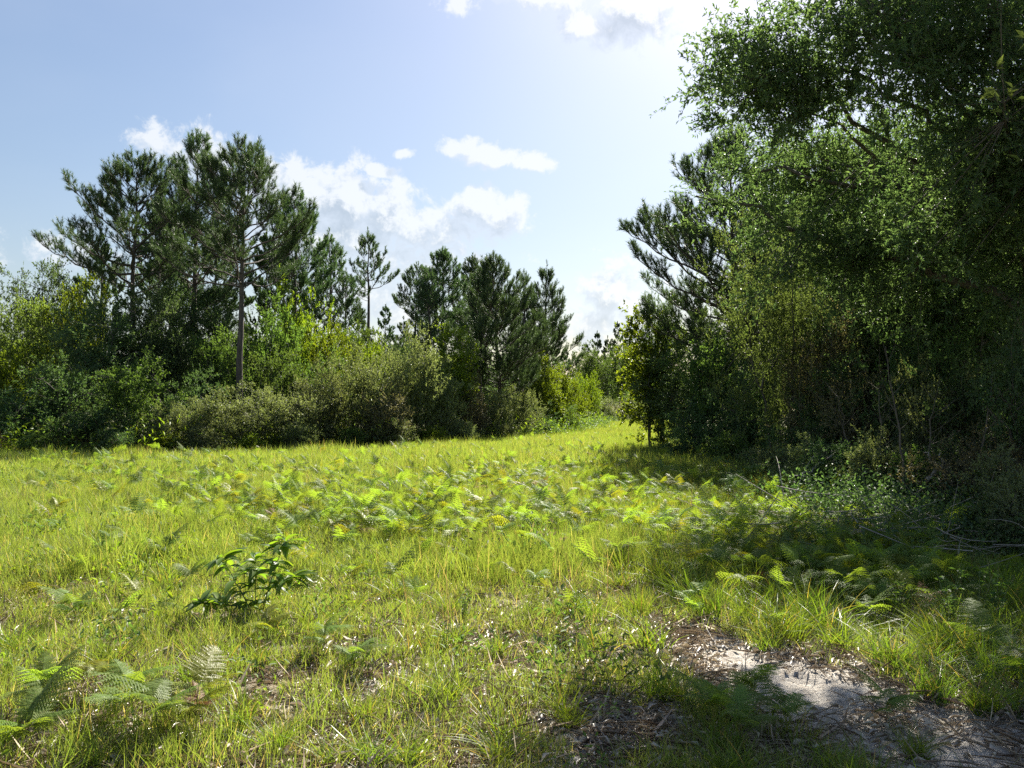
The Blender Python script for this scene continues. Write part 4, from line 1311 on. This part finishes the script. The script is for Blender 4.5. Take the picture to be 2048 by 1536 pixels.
# ------------------------------------------------------------------ fallen branches and the brush pile
def dead_branch(name, pts_, r, lab, grp_=None, seed=0, side=6):
    """pts_: list of (px, py, Y) seen through the frame -> real points"""
    rg = np.random.default_rng(seed)
    q = np.array([((px - 1024) / F_PX * Yd, Yd, (HOR - py) / F_PX * Yd + CAM_Z) for px, py, Yd in pts_])
    q[:, 2] = np.maximum(q[:, 2], hgt(q[:, 0], q[:, 1]) + r * .6)
    t = np.linspace(0, len(q) - 1, 14)
    q2 = np.stack([np.interp(t, np.arange(len(q)), q[:, i]) for i in range(3)], -1)
    q2[1:-1] += rg.normal(size=(12, 3)) * r * .8
    org = q2[0].copy(); q2 = q2 - org
    ch = [(*tubes(q2[None], np.linspace(r, r * .3, 14)[None], 7), .5)]
    L = np.linalg.norm(q2[-1] - q2[0])
    if side:
        k = rg.integers(3, 14, side)
        A = q2[k]
        dr = nrm(q2[-1] - q2[0] + rg.normal(size=(side, 3)) * L * .5); dr[:, 2] = np.abs(dr[:, 2]) * .6
        B = A + dr * L * rg.uniform(.06, .22, (side, 1))
        ch.append((*tubes(bez(A, (A + B) / 2 + rg.normal(size=A.shape) * .03 * L, B, 6), np.tile(np.linspace(r * .45, r * .12, 6), (side, 1)), 4), .5))
    o = put_obj(name, mesh_np(name, ch, M['dead_wood'], True), loc=tuple(org))
    tag(o, lab, 'branch', grp_)


GB = 'fallen branches in front of the right thicket'
dead_branch('fallen_branch', [(1400, 1162, 7.0), (1340, 1150, 7.1), (1270, 1128, 7.2)], .013, 'grey forked dead branch lying in the grass left of the ferns', GB, 1, 7)
dead_branch('fallen_branch', [(1410, 1158, 7.1), (1350, 1138, 7.2), (1290, 1110, 7.3)], .009, 'thin grey stick lying just above the forked dead branch', GB, 2, 3)
dead_branch('fallen_branch', [(1690, 1072, 9.0), (1760, 1045, 9.1), (1850, 1032, 9.2)], .030, 'pale thick curved branch in the brush pile', GB, 3, 4)
dead_branch('fallen_branch', [(1810, 1058, 8.9), (1870, 1048, 9.0), (1930, 1020, 9.2)], .018, 'pale branch right below the thick curved one', GB, 4, 4)
dead_branch('fallen_branch', [(1920, 1012, 9.0), (1990, 1018, 8.8), (2060, 1028, 8.6)], .02, 'long branch reaching out at the right edge above the ferns', GB, 5, 5)
dead_branch('fallen_branch', [(1560, 1095, 8.6), (1500, 1092, 8.6), (1440, 1098, 8.6)], .012, 'thin branch lying flat left of the brush pile', GB, 6, 3)
dead_branch('fallen_branch', [(1850, 960, 10), (1885, 930, 10), (1880, 905, 10.1)], .03, 'broken reddish stub sticking up behind the brush pile', GB, 7, 4)
dead_branch('fallen_branch', [(1900, 950, 10), (1860, 925, 10.1), (1850, 905, 10.2)], .022, 'second broken stub crossing the reddish one', GB, 8, 3)
dead_branch('fallen_branch', [(1700, 900, 12.5), (1660, 915, 12.4), (1600, 950, 12)], .03, 'pale dead limb slanting out of the thicket above the glinting ferns', GB, 9, 6)
dead_branch('fallen_branch', [(1430, 1300, 5.15), (1418, 1265, 5.3), (1400, 1240, 5.5)], .006, 'thin curved twig at the top end of the white sand', GB, 10, 3)
dead_branch('fallen_branch', [(1450, 1302, 5.1), (1425, 1292, 5.15), (1412, 1280, 5.2)], .012, 'short stick lying on the white sand', GB, 11, 1)
dead_branch('fallen_branch', [(1700, 1310, 5.0), (1690, 1290, 5.1), (1640, 1262, 5.4)], .009, 'bent grey twig under the tussocks by the sand', GB, 12, 3)


def brush_pile():
    rg = np.random.default_rng(5)
    n_ = 420
    cx, cy_, _ = gpos(1850, 9.0)
    A = np.stack([rg.normal(size=n_) * 1.15, rg.normal(size=n_) * .8, np.abs(rg.normal(size=n_)) * .22 + .03], -1)
    d = nrm(rg.normal(size=(n_, 3)) * [1, .8, .35])
    L = rg.uniform(.25, 1.0, (n_, 1))
    B = A + d * L; B[:, 2] = np.abs(B[:, 2]) + .02
    q = bez(A, (A + B) / 2 + rg.normal(size=A.shape) * .08, B, 6)
    me = mesh_np('brush_pile', [(*tubes(q, rg.uniform(.002, .009, (n_, 1)) * np.linspace(1, .4, 6)[None], 4), .5)], M['dead_wood'], True)
    o = put_obj('brush_pile', me, loc=(cx, cy_, float(hgt(cx, cy_))))
    tag(o, 'heap of thin dead twigs in front of the dark thicket on the right', 'brush pile', kind='stuff')


brush_pile()

# low leafy weeds under the brush pile and along the right edge
def weed_mesh(seed):
    rg = np.random.default_rng(seed)
    ns = 7
    a = rg.uniform(0, 6.28, ns)
    p0 = np.zeros((ns, 3)); p0[:, 2] = -.02
    p2 = np.stack([np.cos(a) * .13, np.sin(a) * .13, rg.uniform(.25, .5, ns)], -1)
    q = bez(p0, p2 * [.3, .3, .6], p2, 6)
    w_ = mesh_np('stem', [(*tubes(q, np.tile(np.linspace(.004, .0015, 6), (ns, 1)), 4), .5)], M['stem'], True)
    s = rg.uniform(.2, 1, (ns, 16))
    base = q[np.arange(ns)[:, None], np.clip((s * 5).astype(int), 0, 5)] + rg.normal(size=(ns, 16, 3)) * .008
    d = nrm(rg.normal(size=(ns * 16, 3)) * [1, 1, .35] + [0, 0, .3])
    V, Fc = leaves(base.reshape(-1, 3), d, rg.uniform(.03, .06, ns * 16), rg.uniform(.015, .026, ns * 16))
    return w_, mesh_np('foliage', [(V, Fc, np.repeat(rg.random(ns * 16), 4))], M['mid'])


WE = [weed_mesh(i) for i in range(3)]
WD = [(1890, 1255, 1.0, 'leafy weed with small oval leaves below the brush pile'), (1950, 1270, .9, 'leafy weed right of the one below the brush pile'),
      (1985, 1240, 1.1, 'leafy weed at the right edge under the big ferns'), (1780, 1130, 1.2, 'tall thin weed standing in front of the brush pile'),
      (1790, 1240, .8, 'small weed in the shade between ferns and tussocks'), (930, 1240, .55, 'small weed with a dark tip in the middle of the near grass'),
      (890, 1310, .45, 'low weed in the near grass left of the dark-tipped one'), (1380, 1420, .4, 'tiny broad-leaved weed at the left edge of the sand')]
for i, (px, py, s, lab) in enumerate(WD):
    Yd = ypix(py); x = (px - 1024) / F_PX * Yd
    e = put_obj('leafy_weed', None, loc=(x, Yd, float(hgt(x, Yd))), rz=i * 1.3, sc=s); tag(e, lab, 'weed', 'low weeds')
    put_obj('stem', WE[i % 3][0], e); put_obj('foliage', WE[i % 3][1], e)

# undergrowth carpet under the thicket
U = [mesh_np('undergrowth', [(*leaves(rgt.normal(size=(260, 3)) * [.3, .3, .12] + [0, 0, .22], nrm(rgt.normal(size=(260, 3)) + [0, 0, .4]), .042, .02), np.repeat(rgt.random(260), 4))], M['dark']) for _ in range(4)]
strip('undergrowth', U, [(5.3, 8.6), (6.0, 11), (7.0, 15), (7.6, 20), (8.3, 26), (9, 36)], 900, .8, 'dark leafy undergrowth at the foot of the right thicket', 'undergrowth', 7, (.7, 1.5))
strip('undergrowth', U, [(-18, 25), (-11, 27.3), (-5.5, 32.5), (-2, 38), (1.6, 45), (5.5, 56), (9, 70)], 700, .7, 'dark leafy undergrowth at the foot of the left and middle thicket', 'undergrowth', 8, (.8, 1.7))


# far woods closing the view in every gap
rg = np.random.default_rng(77)
n_ = 420
an = rg.uniform(radians(-62), radians(62), n_); rd_ = rg.uniform(95, 190, n_)
x = np.sin(an) * rd_; y = np.cos(an) * rd_
ok = y > 60
x, y, rd_ = x[ok], y[ok], rd_[ok]
s = rg.uniform(.8, 1.25, len(x))
scatter('far_woods', np.stack([x, y, hgt(x, y)], -1), np.stack([x * 0, x * 0, rg.uniform(0, 6.28, len(x))], -1), np.stack([s * 1.5, s * 1.5, s], -1),
        rg.integers(0, 4, len(x)), [LIB['darktree'][0][2][2], LIB['darktree'][1][2][2], LIB['tree'][0][2][2], LIB['tree'][1][2][2]],
        'distant woods closing the view behind the thickets', 'woods')
